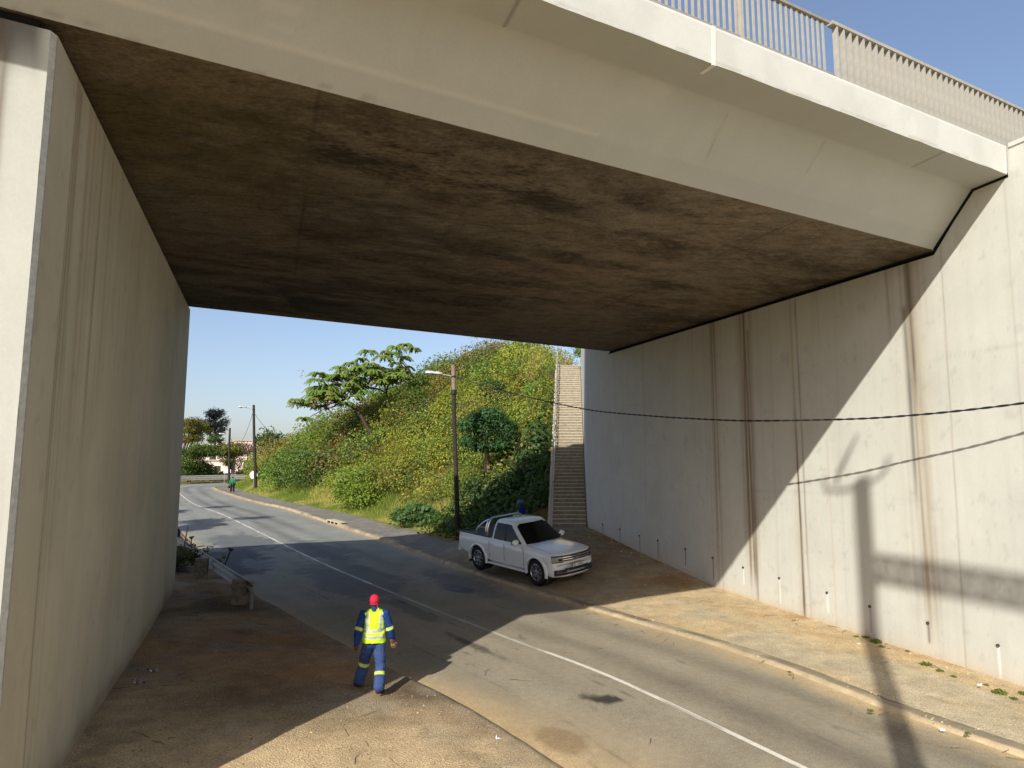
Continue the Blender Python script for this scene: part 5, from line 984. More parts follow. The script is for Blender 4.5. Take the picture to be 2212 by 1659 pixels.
# ------------------------------------------------------------------ pickup; local axes x forward from the front axle, y left, z up
TR = np.array([[.63376, -.75918, -.04469], [.75939, .62859, .09058], [-.04150, -.09321, .99478]])
TORG = CAM+(np.array([1.5105, 22.5407, .5834])-CAM)*TSC
def pickup():
    root = tag(bpy.data.objects.new('pickup_truck', None), 'white double cab pickup with chrome sports bar parked on the sandy verge', 'pickup truck'); COL.objects.link(root)
    Mx = Matrix([[*(TR[:, 0])], [*(TR[:, 1])], [*(TR[:, 2])]]); R3 = Matrix(((TR[0][0], TR[1][0], TR[2][0]), (TR[0][1], TR[1][1], TR[2][1]), (TR[0][2], TR[1][2], TR[2][2])))
    root.matrix_world = Matrix.Translation(Vector(TORG)) @ R3.to_4x4() @ Matrix.Scale(TSC, 4)
    B = lambda mb, n, m, par=root, sm=False, bev=0: mb.build(n, M[m], par, sm, True, bev)
    # body: cross sections along x
    def sect(x, zb, zt, ztc, w, wt, zs, front=0):
        half = [(0, zb), (.55*w, zb), (.88*w, zb+.02), (.965*w, zb+.10), (.985*w, zb+.2), (.99*w, .62), (w, .78), (.992*w, .9), (.975*w, zs-.03), (.955*w, zs), (wt, zt), (wt*.9, zt+.012), (wt*.55, ztc-.008), (0, ztc)]
        pts = half+[(-y, z) for y, z in half[-2:0:-1]]
        return [(x-front*(abs(y)/.95)**2.6-front*.25*max(0, z-.7)*.5, y, z) for y, z in pts]
    S = [sect(.90, .40, .70, .73, .80, .72, .68, .25), sect(.915, .34, .86, .88, .88, .78, .80, .26), sect(.86, .30, .985, 1.015, .93, .82, .92, .26), sect(.72, .30, 1.015, 1.055, .955, .84, .965, .16), sect(.5, .30, 1.045, 1.09, .96, .84, 1.0, .05),
         sect(.2, .32, 1.075, 1.125, .965, .84, 1.02), sect(-.3, .33, 1.11, 1.16, .965, .83, 1.04), sect(-.62, .33, 1.135, 1.185, .965, .83, 1.05), sect(-.8, .33, 1.15, 1.19, .965, .86, 1.06), sect(-1.5, .33, 1.155, 1.19, .968, .88, 1.07), sect(-2.3, .33, 1.16, 1.18, .968, .89, 1.075), sect(-2.42, .34, 1.16, 1.16, .968, .90, 1.08), sect(-2.6, .36, 1.17, 1.13, .968, .90, 1.09), sect(-3.1, .38, 1.175, 1.13, .97, .90, 1.09), sect(-3.9, .44, 1.18, 1.13, .965, .90, 1.09), sect(-4.22, .48, 1.185, 1.13, .955, .90, 1.09), sect(-4.30, .52, 1.17, 1.12, .93, .87, 1.07)]
    b = MB(); b.loft(S); body = B(b, 'body', 'carpaint', sm=True)
    for ax_ in (0, -3.095):
        for sd in (1, -1):
            c = MB(); c.lathe([(.455, 0), (.455, .5)], (ax_, sd*.58, .40), (0, sd, 0), 36); cut = c.build('cutter', None, None)
            cut.matrix_world = root.matrix_world; md = body.modifiers.new('arch', 'BOOLEAN'); md.operation = 'DIFFERENCE'; md.object = cut; md.solver = 'EXACT'
    bpy.context.view_layer.update(); dg = bpy.context.evaluated_depsgraph_get(); me = bpy.data.meshes.new_from_object(body.evaluated_get(dg)); body.modifiers.clear(); body.data = me; me.materials.clear(); me.materials.append(M['carpaint'])
    me.polygons.foreach_set('use_smooth', np.ones(len(me.polygons), bool)); me.set_sharp_from_angle(angle=math.radians(32))
    for o in [o for o in bpy.data.objects if o.name.startswith('cutter')]: bpy.data.objects.remove(o)
    w = MB()
    for ax_ in (0, -3.095):
        for sd in (1, -1): w.lathe([(.45, 0), (.45, .36), (.44, .36), (.44, .01)], (ax_, sd*.56, .40), (0, sd, 0), 30)
    w.box((-1.55, 0, .30), (3.9, 1.2, .16)); B(w, 'underbody', 'blackplastic')
    # flares over the arches
    for ax_ in (0, -3.095):
        for sd in (1, -1):
            f = MB(); rings = []
            for a in np.linspace(-.22, math.pi+.22, 26):
                ca, sa = math.cos(a), math.sin(a); rings.append([(ax_+ca*r, sd*y, .40+sa*r*1.0) for r, y in ((.448, .90), (.448, .995), (.475, 1.005), (.53, .985), (.545, .955), (.53, .93))])
            f.loft(rings); B(f, 'wheel_arch', 'carpaint', sm=True)
    # cabin
    RG = [(1.08, -.42, -2.46, .885), (1.16, -.50, -2.46, .874), (1.30, -.68, -2.44, .842), (1.45, -.87, -2.41, .80), (1.60, -1.06, -2.37, .75), (1.72, -1.22, -2.33, .705), (1.775, -1.32, -2.29, .665), (1.805, -1.44, -2.22, .59), (1.822, -1.58, -2.12, .46), (1.83, -1.75, -2.02, .2)]
    def rgi(z): return [np.interp(z, [r[0] for r in RG], [r[k] for r in RG]) for k in (1, 2, 3)]
    def ring(z, n=64):
        xf, xr, hw = rgi(z); cx, a = (xf+xr)/2, (xf-xr)/2; out = []
        for k in range(n):
            t = 2*math.pi*k/n; c, s = math.cos(t), math.sin(t); e = 2/12.; y = hw*math.copysign(abs(s)**e, s); x = cx+a*math.copysign(abs(c)**e, c); x -= .10*(abs(y)/hw)**2*(c > 0)*(1 if z < 1.72 else .6); out.append((x, y, z))
        return out
    cab = MB(); cab.loft([ring(r[0]) for r in RG]); B(cab, 'cabin', 'carpaint', sm=True)
    def sidewin(z0, z1, xa, xb, sd, off=.012, nz=8):
        m = MB(); V, Fs = [], []
        for i in range(nz):
            z = z0+(z1-z0)*i/(nz-1); hw = rgi(z)[2]; f, r = xa(z), xb(z)
            for k in range(6): x = f+(r-f)*k/5; V.append((x, sd*(hw+off), z))
        Fs = [(i*6+k, i*6+k+1, (i+1)*6+k+1, (i+1)*6+k) for i in range(nz-1) for k in range(5)]; m.add(V, Fs); return m
    for sd, nm in ((-1, 'r'), (1, 'l')):
        fr = sidewin(1.17, 1.70, lambda z: rgi(z)[0]-.24, lambda z: -1.56, sd); B(fr, 'side_window', 'glass')
        rr = sidewin(1.17, 1.70, lambda z: -1.66, lambda z: -2.24+.14*max(0, (z-1.3)), sd); B(rr, 'side_window', 'glass')
        pl = sidewin(1.16, 1.705, lambda z: -1.555, lambda z: -1.665, sd, .008); B(pl, 'door_pillar', 'blackplastic')
        # door shut lines, handles, sill
        for x in (-.60, -1.60, -2.42):
            d = MB(); d.box((x, sd*.9645, .80), (.008, .010, .56)); B(d, 'door_seam', 'seam')
        for x in (-1.44, -2.28):
            h = MB(); h.tube([(x-.09, sd*.975, .985), (x-.05, sd*1.0, .987), (x+.05, sd*1.0, .987), (x+.09, sd*.975, .985)], .016, 8); B(h, 'door_handle', 'carpaint', sm=True)
        mr = MB(); mr.ell((-.86, sd*1.06, 1.235), (.075, .135, .10), 16, 10); B(mr, 'wing_mirror', 'carpaint', sm=True); mb = MB(); mb.bar((-.84, sd*.86, 1.20), (-.86, sd*1.0, 1.20), .09, .05); mb.box((-.935, sd*1.06, 1.235), (.01, .22, .15)); B(mb, 'mirror_base', 'blackplastic')
        st = MB(); st.box((-1.55, sd*.93, .335), (1.95, .10, .06)); B(st, 'sill', 'carpaint', bev=.012)
        ro = MB(); ro.tube([(-1.32, sd*.66, 1.715), (-1.9, sd*.655, 1.752), (-2.25, sd*.64, 1.74)], .012, 6); B(ro, 'roof_rail', 'blackplastic')
        mf = MB(); mf.box((.0-.50, sd*.88, .35), (.02, .22, .30)); mf.box((-3.095-.50, sd*.88, .36), (.02, .22, .32)); B(mf, 'mud_flap', 'rubber')
    # windscreen and rear window
    def screen(z0, z1, front, fr=.9, off=.014):
        m = MB(); V = []
        for i in range(9):
            z = z0+(z1-z0)*i/8; xf, xr, hw = rgi(z); cx, a = (xf+xr)/2, (xf-xr)/2
            for k in range(15):
                y = hw*fr*(-1+2*k/14.); x = cx+(a if front else -a)*(1-(abs(y)/hw)**12)**(1/12.); x -= (.10*(abs(y)/hw)**2) if front else 0; V.append((x+(off if front else -off), y, z+.006))
        m.add(V, [(i*15+k, i*15+k+1, (i+1)*15+k+1, (i+1)*15+k) for i in range(8) for k in range(14)]); return m
    B(screen(1.175, 1.72, True), 'windscreen', 'glass', sm=True); B(screen(1.22, 1.66, False, .8), 'rear_window', 'glass', sm=True)
    wp = MB(); wp.tube([(-.60, -.55, 1.20), (-.66, -.1, 1.225), (-.64, .35, 1.205)], .010, 6); B(wp, 'wiper', 'blackplastic')
    bl = MB(); bl.add([(-.505-.05*(abs(y)/.8)**2, y, 1.178) for y in np.linspace(-.8, .8, 9)]+[(-.60-.10*(abs(y)/.8)**2, y, 1.192) for y in np.linspace(-.8, .8, 9)], [(k, k+1, k+10, k+9) for k in range(8)]); B(bl, 'scuttle', 'blackplastic')
    # bonnet shut line and creases
    for sd in (1, -1):
        c = MB(); c.tube([(.60, sd*.78, 1.035), (.2, sd*.80, 1.082), (-.3, sd*.80, 1.118), (-.6, sd*.80, 1.145)], .006, 5); B(c, 'bonnet_seam', 'seam')
    # nose: panels follow the plan curve of the front
    def fx(y, z): return .925-.26*(abs(y)/.95)**2.6-.0*z-(.25*.26*max(0, z-.7)*.5)-.10*max(0, z-.86)
    def nose(y0, y1, z0, z1, off=.012, n=16, tilt=None, shear=0):
        m = MB(); V = []
        for i in range(3):
            for k in range(n+1):
                y = y0+(y1-y0)*k/n; z = z0+(z1-z0)*i/2+shear*abs(y); V.append((fx(y, z)+off, y, z))
        m.add(V, [(i*(n+1)+k, i*(n+1)+k+1, (i+1)*(n+1)+k+1, (i+1)*(n+1)+k) for i in range(2) for k in range(n)]); return m
    B(nose(-.58, .58, .80, .985, .014), 'grille', 'blackplastic')
    for z in (.845, .915): B(nose(-.57, .57, z, z+.022, .026), 'grille_bar', 'chrome')
    for sd in (1, -1):
        h = nose(sd*.57, sd*.92, .775, .985, .018, 12); B(h, 'headlight', 'headlamp'); q = nose(sd*.57, sd*.92, .945, .992, .024, 10); B(q, 'headlight_brow', 'blackplastic'); q = nose(sd*.60, sd*.72, .82, .90, .024, 8); B(q, 'headlight_lens', 'glass'); q = nose(sd*.57, sd*.90, .775, .80, .024, 8); B(q, 'headlight_trim', 'blackplastic')
        f = nose(sd*.46, sd*.86, .375, .55, .018, 10); B(f, 'fog_lamp_recess', 'blackplastic'); q = nose(sd*.50, sd*.80, .455, .47, .028, 8); B(q, 'chrome_strip', 'chrome'); q = nose(sd*.66, sd*.78, .485, .515, .026, 4); B(q, 'fog_lamp', 'headlamp')
        q = MB(); q.bar((fx(.50, .5)+.03, sd*.49, .462), (fx(.40, .55)+.03, sd*.41, .545), .02, .02); B(q, 'chrome_strip', 'chrome')
    B(nose(-.52, .52, .50, .585, .016), 'air_intake', 'blackplastic'); B(nose(-.50, .50, .385, .45, .016), 'air_intake', 'blackplastic'); B(nose(-.40, .40, .315, .345, .012), 'skid_plate', 'alloy')
    # round emblem: ring with a V over a W
    ex = fx(0, .89)+.03; e = MB(); th = np.linspace(0, 2*math.pi, 29)
    e.tube([(ex, .078*math.cos(a), .89+.078*math.sin(a)) for a in th], .010, 6)
    for a, b_ in (((-.040, .062), (0, .012)), ((.040, .062), (0, .012)), ((-.066, .022), (-.032, -.060)), ((-.032, -.060), (0, -.006)), ((0, -.006), (.032, -.060)), ((.032, -.060), (.066, .022))): e.bar((ex, a[0], .89+a[1]), (ex, b_[0], .89+b_[1]), .012, .014, (1, 0, 0))
    B(e, 'emblem', 'chrome')
    px_ = fx(.25, .645)+.035; p = MB(); p.box((px_, 0, .645), (.012, .53, .125)); B(p, 'number_plate_frame', 'blackplastic', bev=.004); p = MB(); p.box((px_+.008, 0, .645), (.006, .50, .10)); plate = B(p, 'number_plate', 'plate')
    for txt, y, sz in (('ND', .175, .092), ('73002', -.085, .092)):
        cu = bpy.data.curves.new('plate_text', 'FONT'); cu.body = txt; cu.size = sz; cu.align_x = 'CENTER'; cu.align_y = 'CENTER'; cu.extrude = .002; to = bpy.data.objects.new('plate_text', cu); COL.objects.link(to); bpy.context.view_layer.update()
        me = bpy.data.meshes.new_from_object(to.evaluated_get(bpy.context.evaluated_depsgraph_get())); bpy.data.objects.remove(to)
        # letters face forward (+x) with their right hand towards -y... seen from the front that is +y
        me.transform(Matrix(((0, 0, 1, px_+.0125), (1, 0, 0, -y), (0, 1, 0, .645), (0, 0, 0, 1)))); o = link('plate_lettering', me, M['platetext'], root)
    # load bed
    bd = MB()
    for sd in (1, -1): bd.box((-3.36, sd*.885, 1.195), (1.88, .085, .03))
    bd.box((-4.27, 0, 1.195), (.08, 1.8, .03)); B(bd, 'bed_rail', 'blackplastic', bev=.008); tn = MB(); tn.box((-3.34, 0, 1.155), (1.82, 1.70, .02)); 
    for x in np.arange(-4.15, -2.5, .16): tn.box((x, 0, 1.168), (.10, 1.66, .012))
    B(tn, 'load_cover', 'blackplastic')
    for k, (xa, zt) in enumerate(((-2.60, 1.80), (-2.70, 1.785))):
        t = MB(); P_ = catmull([(xa-.02, -.87, 1.20), (xa-.01, -.85, 1.40), (xa, -.78, 1.64), (xa, -.64, zt-.02), (xa, -.4, zt), (xa, .4, zt), (xa, .64, zt-.02), (xa, .78, 1.64), (xa-.01, .85, 1.40), (xa-.02, .87, 1.20)], 5); t.tube(P_, .030, 10); B(t, 'sports_bar', 'chrome', sm=True)
    for sd in (1, -1):
        t = MB(); t.tube(catmull([(-2.66, sd*.72, 1.75), (-2.86, sd*.77, 1.66), (-3.12, sd*.84, 1.47), (-3.22, sd*.87, 1.34), (-3.24, sd*.875, 1.20)], 6), .030, 10); B(t, 'sports_bar_brace', 'chrome', sm=True); t = MB(); t.bar((-2.68, sd*.83, 1.48), (-3.08, sd*.845, 1.46), .02, .055); B(t, 'brace_plate', 'alloy')
        tl = MB(); tl.box((-4.285, sd*.86, .96), (.06, .16, .34)); B(tl, 'tail_light', 'taillamp', bev=.01)
    rb = MB(); rb.box((-4.33, 0, .56), (.14, 1.78, .16)); B(rb, 'rear_bumper', 'carpaint', bev=.02)
    # wheels
    for ax_ in (0, -3.095):
        for sd in (-1, 1):
            c = np.array([ax_, sd*.845, .395]); d = (0, sd, 0); t = MB(); t.lathe([(.24, -.12), (.34, -.125), (.375, -.11), (.392, -.07), (.395, 0), (.392, .07), (.375, .11), (.345, .128), (.275, .12), (.262, .09), (.255, -.1)], c, d, 40, 0, False); wh = B(t, 'wheel', 'rubber', sm=True)
            r = MB(); r.lathe([(.268, .118), (.262, .122), (.254, .112), (.24, .04), (.22, .02), (.01, .02)], c, d, 36, 0, False); rim = B(r, 'rim', 'rimdark', wh, sm=True); rim.parent = wh
            s_ = MB(); x_, z_ = np.array([1, 0, 0.]), np.array([0, 0, 1.]); n = np.array(d, float)
            for k in range(5):
                a = 2*math.pi*k/5+.3
                for da in (-.20, .20):
                    p0 = c+n*.085+(x_*math.cos(a+da*.55)+z_*math.sin(a+da*.55))*.05; p1 = c+n*.095+(x_*math.cos(a+da*1.35)+z_*math.sin(a+da*1.35))*.255; s_.bar(p0, p1, .046, .035, n)
            s_.lathe([(.06, .06), (.062, .10), (.04, .11), (.001, .11)], c, d, 20); s_.lathe([(.25, .10), (.266, .118), (.252, .125), (.244, .11)], c, d, 36, 0, False); sp = B(s_, 'spokes', 'alloy'); sp.parent = wh
M['seam'] = plain('shut_line', (.22, .22, .22), .8, 0, .1, .05, 5); M['taillamp'] = plain('tail_lamp_plastic', lin('5c1712'), .2, 0, .5, .05, 5); M['rimdark'] = plain('rim_shadow_paint', (.05, .05, .052), .5, .3, .4, .1, 5)
pickup()
# ------------------------------------------------------------------ people: one remeshed body each, clothes as children
def cap(mb, path, n=14):
    """closed tapered tube with round ends; path rows (point, rx, ry) with rx sideways, ry front to back"""
    P = [np.asarray(p[0], float) for p in path]; RX = [p[1] for p in path]; RY = [(p[2] if len(p) > 2 else p[1]) for p in path]; rings = []
    def frame(t):
        y = np.array([0, 1., 0]); y = y-t*(t@y); 
        if np.linalg.norm(y) < .2: y = np.array([0, 0, 1.])-t*t[2]
        y /= np.linalg.norm(y); return np.cross(y, t), y
    T = [nrmz((P[min(i+1, len(P)-1)]-P[max(i-1, 0)])) for i in range(len(P))]
    def rg(c, t, a, b): x, y = frame(t); return [c+x*a*math.cos(2*math.pi*k/n)+y*b*math.sin(2*math.pi*k/n) for k in range(n)]
    for q in (.15, .6, .9): rings.append(rg(P[0]-T[0]*min(RX[0], RY[0])*math.sqrt(1-q*q), T[0], RX[0]*q, RY[0]*q))
    for p, t, a, b in zip(P, T, RX, RY): rings.append(rg(p, t, a, b))
    for q in (.9, .6, .15): rings.append(rg(P[-1]+T[-1]*min(RX[-1], RY[-1])*math.sqrt(1-q*q), T[-1], RX[-1]*q, RY[-1]*q))
    mb.loft(rings)
def solid(name, mb, m, parent, vox, colf=None, smooth_it=2, wrinkle=0, xf=None):
    o = mb.build(name+'_tmp', None, None); md = o.modifiers.new('r', 'REMESH'); md.mode = 'VOXEL'; md.voxel_size = vox
    if smooth_it: s_ = o.modifiers.new('s', 'SMOOTH'); s_.iterations = smooth_it; s_.factor = .5
    bpy.context.view_layer.update(); me = bpy.data.meshes.new_from_object(o.evaluated_get(bpy.context.evaluated_depsgraph_get())); bpy.data.objects.remove(o)
    n = len(me.vertices); V = np.zeros(n*3, np.float32); me.vertices.foreach_get('co', V); V = V.reshape(-1, 3)
    if wrinkle:
        Nn = np.zeros(n*3, np.float32); me.vertices.foreach_get('normal', Nn); Nn = Nn.reshape(-1, 3); V = V+Nn*((fbm(V[:, 0]*9+V[:, 1]*4, V[:, 2]*16+V[:, 0]*7, 900, 3)-.5)*wrinkle)[:, None]; me.vertices.foreach_set('co', V.ravel())
    if colf is not None:
        a = me.color_attributes.new('Col', 'FLOAT_COLOR', 'POINT'); c = np.ones((n, 4), np.float32); c[:, :3] = colf(V); a.data.foreach_set('color', c.ravel())
    me.polygons.foreach_set('use_smooth', np.ones(len(me.polygons), bool)); me.update(); return link(name, me, m, parent)
def hand(mb, wrist, d, side, curl=.5, s=1.0, back=(0, -1, 0)):
    """palm, four unequal bent fingers and a thumb leaving the side of the palm; d points from wrist to knuckles"""
    d = nrmz(np.asarray(d, float)); bk = np.asarray(back, float); bk = nrmz(bk-d*(d@bk)); ac = np.cross(d, bk)*side; w = np.asarray(wrist, float)
    cap(mb, [(w, .024*s, .020*s), (w+d*.04*s, .036*s, .018*s), (w+d*.088*s, .040*s, .016*s)], 12)
    for k, (o, l) in enumerate(((-.030, .070), (-.010, .080), (.011, .075), (.031, .060))):
        p = w+d*.09*s+ac*o*s; dir_ = d.copy(); pts = [(p-d*.015*s, .0095*s)]
        for j in range(3):
            ang = curl*(.5+.35*j); dir_ = nrmz(d*math.cos(ang)-bk*math.sin(ang)); p = p+dir_*l*(.45, .32, .25)[j]*s; pts.append((p.copy(), (.0092, .0085, .0072)[j]*s))
        cap(mb, pts, 8)
    p = w+d*.03*s-ac*.034*s; cap(mb, [(p+ac*.012*s, .0125*s), (p+d*.028*s-ac*.022*s-bk*.012*s, .0115*s), (p+d*.056*s-ac*.026*s-bk*.026*s, .0095*s)], 8)
def man_parts(J, s, arms=True, thick=1.0):
    """J joints dict; returns builder functions"""
    body, top, legs, shoes = MB(), MB(), MB(), MB(); g = lambda k: np.array(J[k], float)
    hd, nk, ch, pv = g('head'), g('neck'), g('chest'), g('pelvis')
    # head with face on the forward side
    F = nrmz(g('face')); R = np.cross(F, [0, 0, 1.]); R /= np.linalg.norm(R)
    body.ell(hd+[0, 0, .01], (.077, .098, .115), 18, 14, np.array([R, F, [0, 0, 1.]])); body.ell(hd+F*.03-[0, 0, .06], (.056, .060, .060), 14, 10, np.array([R, F, [0, 0, 1.]]))
    cap(body, [(hd+F*.088+[0, 0, .02], .010), (hd+F*.112-[0, 0, .018], .016), (hd+F*.100-[0, 0, .026], .018)], 8); cap(body, [(hd+F*.092-[0, 0, .058]-R*.022, .008), (hd+F*.098-[0, 0, .058], .010), (hd+F*.092-[0, 0, .058]+R*.022, .008)], 8)
    for sd in (-1, 1): body.ell(hd+R*sd*.079-[0, 0, .008]-F*.005, (.012, .022, .034), 10, 8, np.array([R, F, [0, 0, 1.]])); body.ell(hd+F*.084+R*sd*.032+[0, 0, .018], (.017, .012, .012), 10, 8, np.array([R, F, [0, 0, 1.]])); cap(body, [(hd+F*.092+R*sd*.014+[0, 0, .042], .007), (hd+F*.085+R*sd*.05+[0, 0, .044], .007)], 8)
    cap(body, [(nk-[0, 0, .06], .058, .060), (nk+[0, 0, .02], .053, .055), (hd-[0, 0, .06], .054, .057)])
    cap(body, [(pv-[0, 0, .05], .15, .10), (pv+[0, 0, .12], .135, .095), (ch, .155, .105), (ch+[0, 0, .15], .13, .085)])
    cap(top, [(pv-[0, 0, .08], .172, .118), (pv+[0, 0, .08], .165, .118), (pv+(ch-pv)*.65, .17, .118), (ch+[0, 0, .05], .185, .122), (ch+[0, 0, .15], .16, .10), (nk-[0, 0, .03], .075, .07)], 18)
    cap(top, [(nk-[0, 0, .04], .07, .068), (nk+[0, 0, .025], .062, .062)])
    for sd, L in ((-1, 'l'), (1, 'r')):
        sh, el, wr_ = g('sh_'+L), g('el_'+L), g('wr_'+L); cap(body, [(sh, .052), (el, .040), (el+(wr_-el)*.3, .041), (wr_, .028)]); cap(top, [(nk-[0, 0, .06]+[sd*.06, 0, 0], .06, .06), (sh, .086, .084), (sh+(el-sh)*.5, .080), (el, .074), (el+(wr_-el)*.5, .070), (wr_-(wr_-el)*.06, .058)])
        hp, kn, an = g('hip_'+L), g('kn_'+L), g('an_'+L); cap(body, [(hp, .085), (kn, .056), (kn+(an-kn)*.35, .055), (an, .038)]); cap(legs, [(hp+[0, 0, .03], .110, .122), (hp+(kn-hp)*.45, .112, .112), (kn, .102, .102), (kn+(an-kn)*.4, .101), (an+[0, 0, .04], .108, .112)])
        ft = nrmz(g('ft_'+L)); shoes_p = an; cap(body, [(an, .038), (an-[0, 0, .05]+ft*.03, .036), (an-[0, 0, .055]+ft*.12, .034, .028)])
        cap(shoes, [(an+[0, 0, .05], .052), (an-[0, 0, .02], .050)]); cap(shoes, [(an-ft*.06-[0, 0, .05], .042, .038), (an-[0, 0, .05]+ft*.05, .047, .04), (an+ft*.13-[0, 0, .058], .050, .033), (an+ft*.18-[0, 0, .062], .042, .026)])
    cap(legs, [(g('hip_l')+[.02, 0, .08], .11, .118), ((g('hip_l')+g('hip_r'))/2+[0, 0, .10], .15, .122), (g('hip_r')+[-.02, 0, .08], .11, .118)])
    return body, top, legs, shoes
def place(o, loc, rz, sc=1): o.location = loc; o.rotation_euler = (0, 0, rz); o.scale = (sc,)*3
BLU = lin('223a6e'); HIV = np.array([.52, .80, .03]); SIL = lin('a3a7ae'); LIM = np.array([.62, .72, .12])
def worker():
    WX, WY = -2.58, 13.03; z0 = float(zlz(WX, WY)); root = thing('person', 'worker seen from behind in red cap, yellow vest and blue overalls walking on the verge', 'person', (WX, WY, z0))
    J = dict(head=(-.015, .02, 1.625), face=(-.05, 1, -.05), neck=(-.01, .0, 1.49), chest=(.0, -.01, 1.22), pelvis=(.0, 0, .96), sh_l=(-.205, .0, 1.41), el_l=(-.285, -.09, 1.14), wr_l=(-.31, -.04, .89), sh_r=(.205, -.01, 1.41), el_r=(.29, .0, 1.13), wr_r=(.335, .11, .90),
             hip_l=(-.10, .01, .90), kn_l=(-.185, .20, .51), an_l=(-.28, .26, .115), ft_l=(-.6, .8, -.05), hip_r=(.10, 0, .90), kn_r=(.125, -.02, .50), an_r=(.135, -.24, .14), ft_r=(.4, .9, -.22))
    b, t, l, s_ = man_parts(J, 1); hand(b, J['wr_l'], (-.15, .2, -1), -1, .7); hand(b, (.335, .11, .90), (.1, .1, -1), 1, .8)
    solid('body', b, M['skin'], root, .009, None, 2)
    g = lambda k: np.array(J[k])
    def band(V, a, b_, f, w): a, b_ = g(a), g(b_); d = b_-a; L = np.linalg.norm(d); d = d/L; q = (V-a)@d; rad = np.linalg.norm(V-a-q[:, None]*d, axis=1); return (np.abs(q-f*L) < w) & (rad < .14)
    def jc(V):
        c = np.tile(BLU, (len(V), 1))*(.85+.3*fbm(V[:, 0]*8, V[:, 2]*8, 911))[:, None]
        for L, f in (('l', .93), ('r', .93)): k = band(V, 'sh_'+L, 'el_'+L, f, .028)&(np.abs(V[:, 0]) > .19); c[k] = LIM*.75
        return c
    solid('jacket', t, M['cloth'], root, .011, jc, 2, .03)
    def tc(V):
        c = np.tile(BLU*.95, (len(V), 1))*(.8+.4*fbm(V[:, 0]*7, V[:, 2]*6, 912))[:, None]; fade = sstep(.62, .80, V[:, 2])*0+.12; c = c*(1-fade)[:, None]+np.array(lin('8796ad'))*fade[:, None] if np.ndim(fade) else c
        for L, f in (('l', .12), ('r', .40)): k = band(V, 'kn_'+L, 'an_'+L, f, .030)&(V[:, 0]*(1 if L == 'r' else -1) > 0); c[k] = LIM*.8
        return c
    solid('trousers', l, M['cloth'], root, .011, tc, 2, .04)
    solid('shoes', s_, M['boots'], root, .009, None, 1)
    v = MB(); v.loft([[(a*math.cos(t), dy+b*math.sin(t), z+.012*math.sin(3*t)*(z < .95)) for t in np.linspace(0, 2*math.pi, 29)[:-1]] for z, a, b, dy in ((.905, .222, .168, 0), (.96, .216, .164, 0), (1.05, .203, .155, -.005), (1.2, .194, .146, -.01), (1.33, .186, .136, -.01), (1.42, .150, .108, -.005), (1.47, .10, .085, 0))])
    for sd in (-1, 1): cap(v, [((sd*.07, 0, 1.44), .075, .085), ((sd*.155, 0, 1.415), .058, .088)], 14)
    def vc(V):
        x, y, z = V.T; c = np.tile(HIV, (len(V), 1)); side = np.abs(x-.008); st = (np.abs(side-(.115+.02*(z-1.1))) < .024) & (z > 1.10); hz_ = (np.abs(z-1.125-.02*x) < .026)|(np.abs(z-1.015+.05*x) < .025); c[st|hz_] = SIL; edge = (z > 1.45)|(z < .918); c[edge] = HIV*.8; arm = (np.abs(x) > .19)&(z > 1.2); c[arm] = HIV*.7; return c
    solid('vest', v, M['cloth'], root, .009, vc, 1, .036)
    k = MB(); k.ell((-.015, .02, 1.665), (.096, .113, .098), 20, 12); k.loft([[(-.02+.085*math.cos(a)*w, .02+.09*math.sin(a)*w+dy, z) for a in np.linspace(0, 2*math.pi, 15)[:-1]] for z, w, dy in ((1.655, 1, .06), (1.645, 1.05, .085), (1.638, 1.0, .085))]); c_ = solid('cap', k, M['redcap'], root, .008, None, 1)
    q = MB(); q.tube([(-.08, -.088, 1.612), (-.015, -.108, 1.60), (.05, -.088, 1.612), (.055, -.10, 1.56), (.06, -.105, 1.52)], [.010, .010, .010, .008, .006], 8); q.build('cap_strap', M['redcap'], root, True, True)
    q = MB(); cap(q, [((.325, .08, .945), .056), ((.333, .11, .89), .050)]); hand(q, (.335, .11, .90), (.1, .1, -1), 1, .85, 1.22); solid('work_glove', q, M['glove'], root, .008, None, 1); place(root, (WX, WY, z0), .10, 1.0)
M['glove'] = plain('dusty_leather_glove', lin('7a5f45'), .9, 0, .15, .35, 40, .3)
worker()
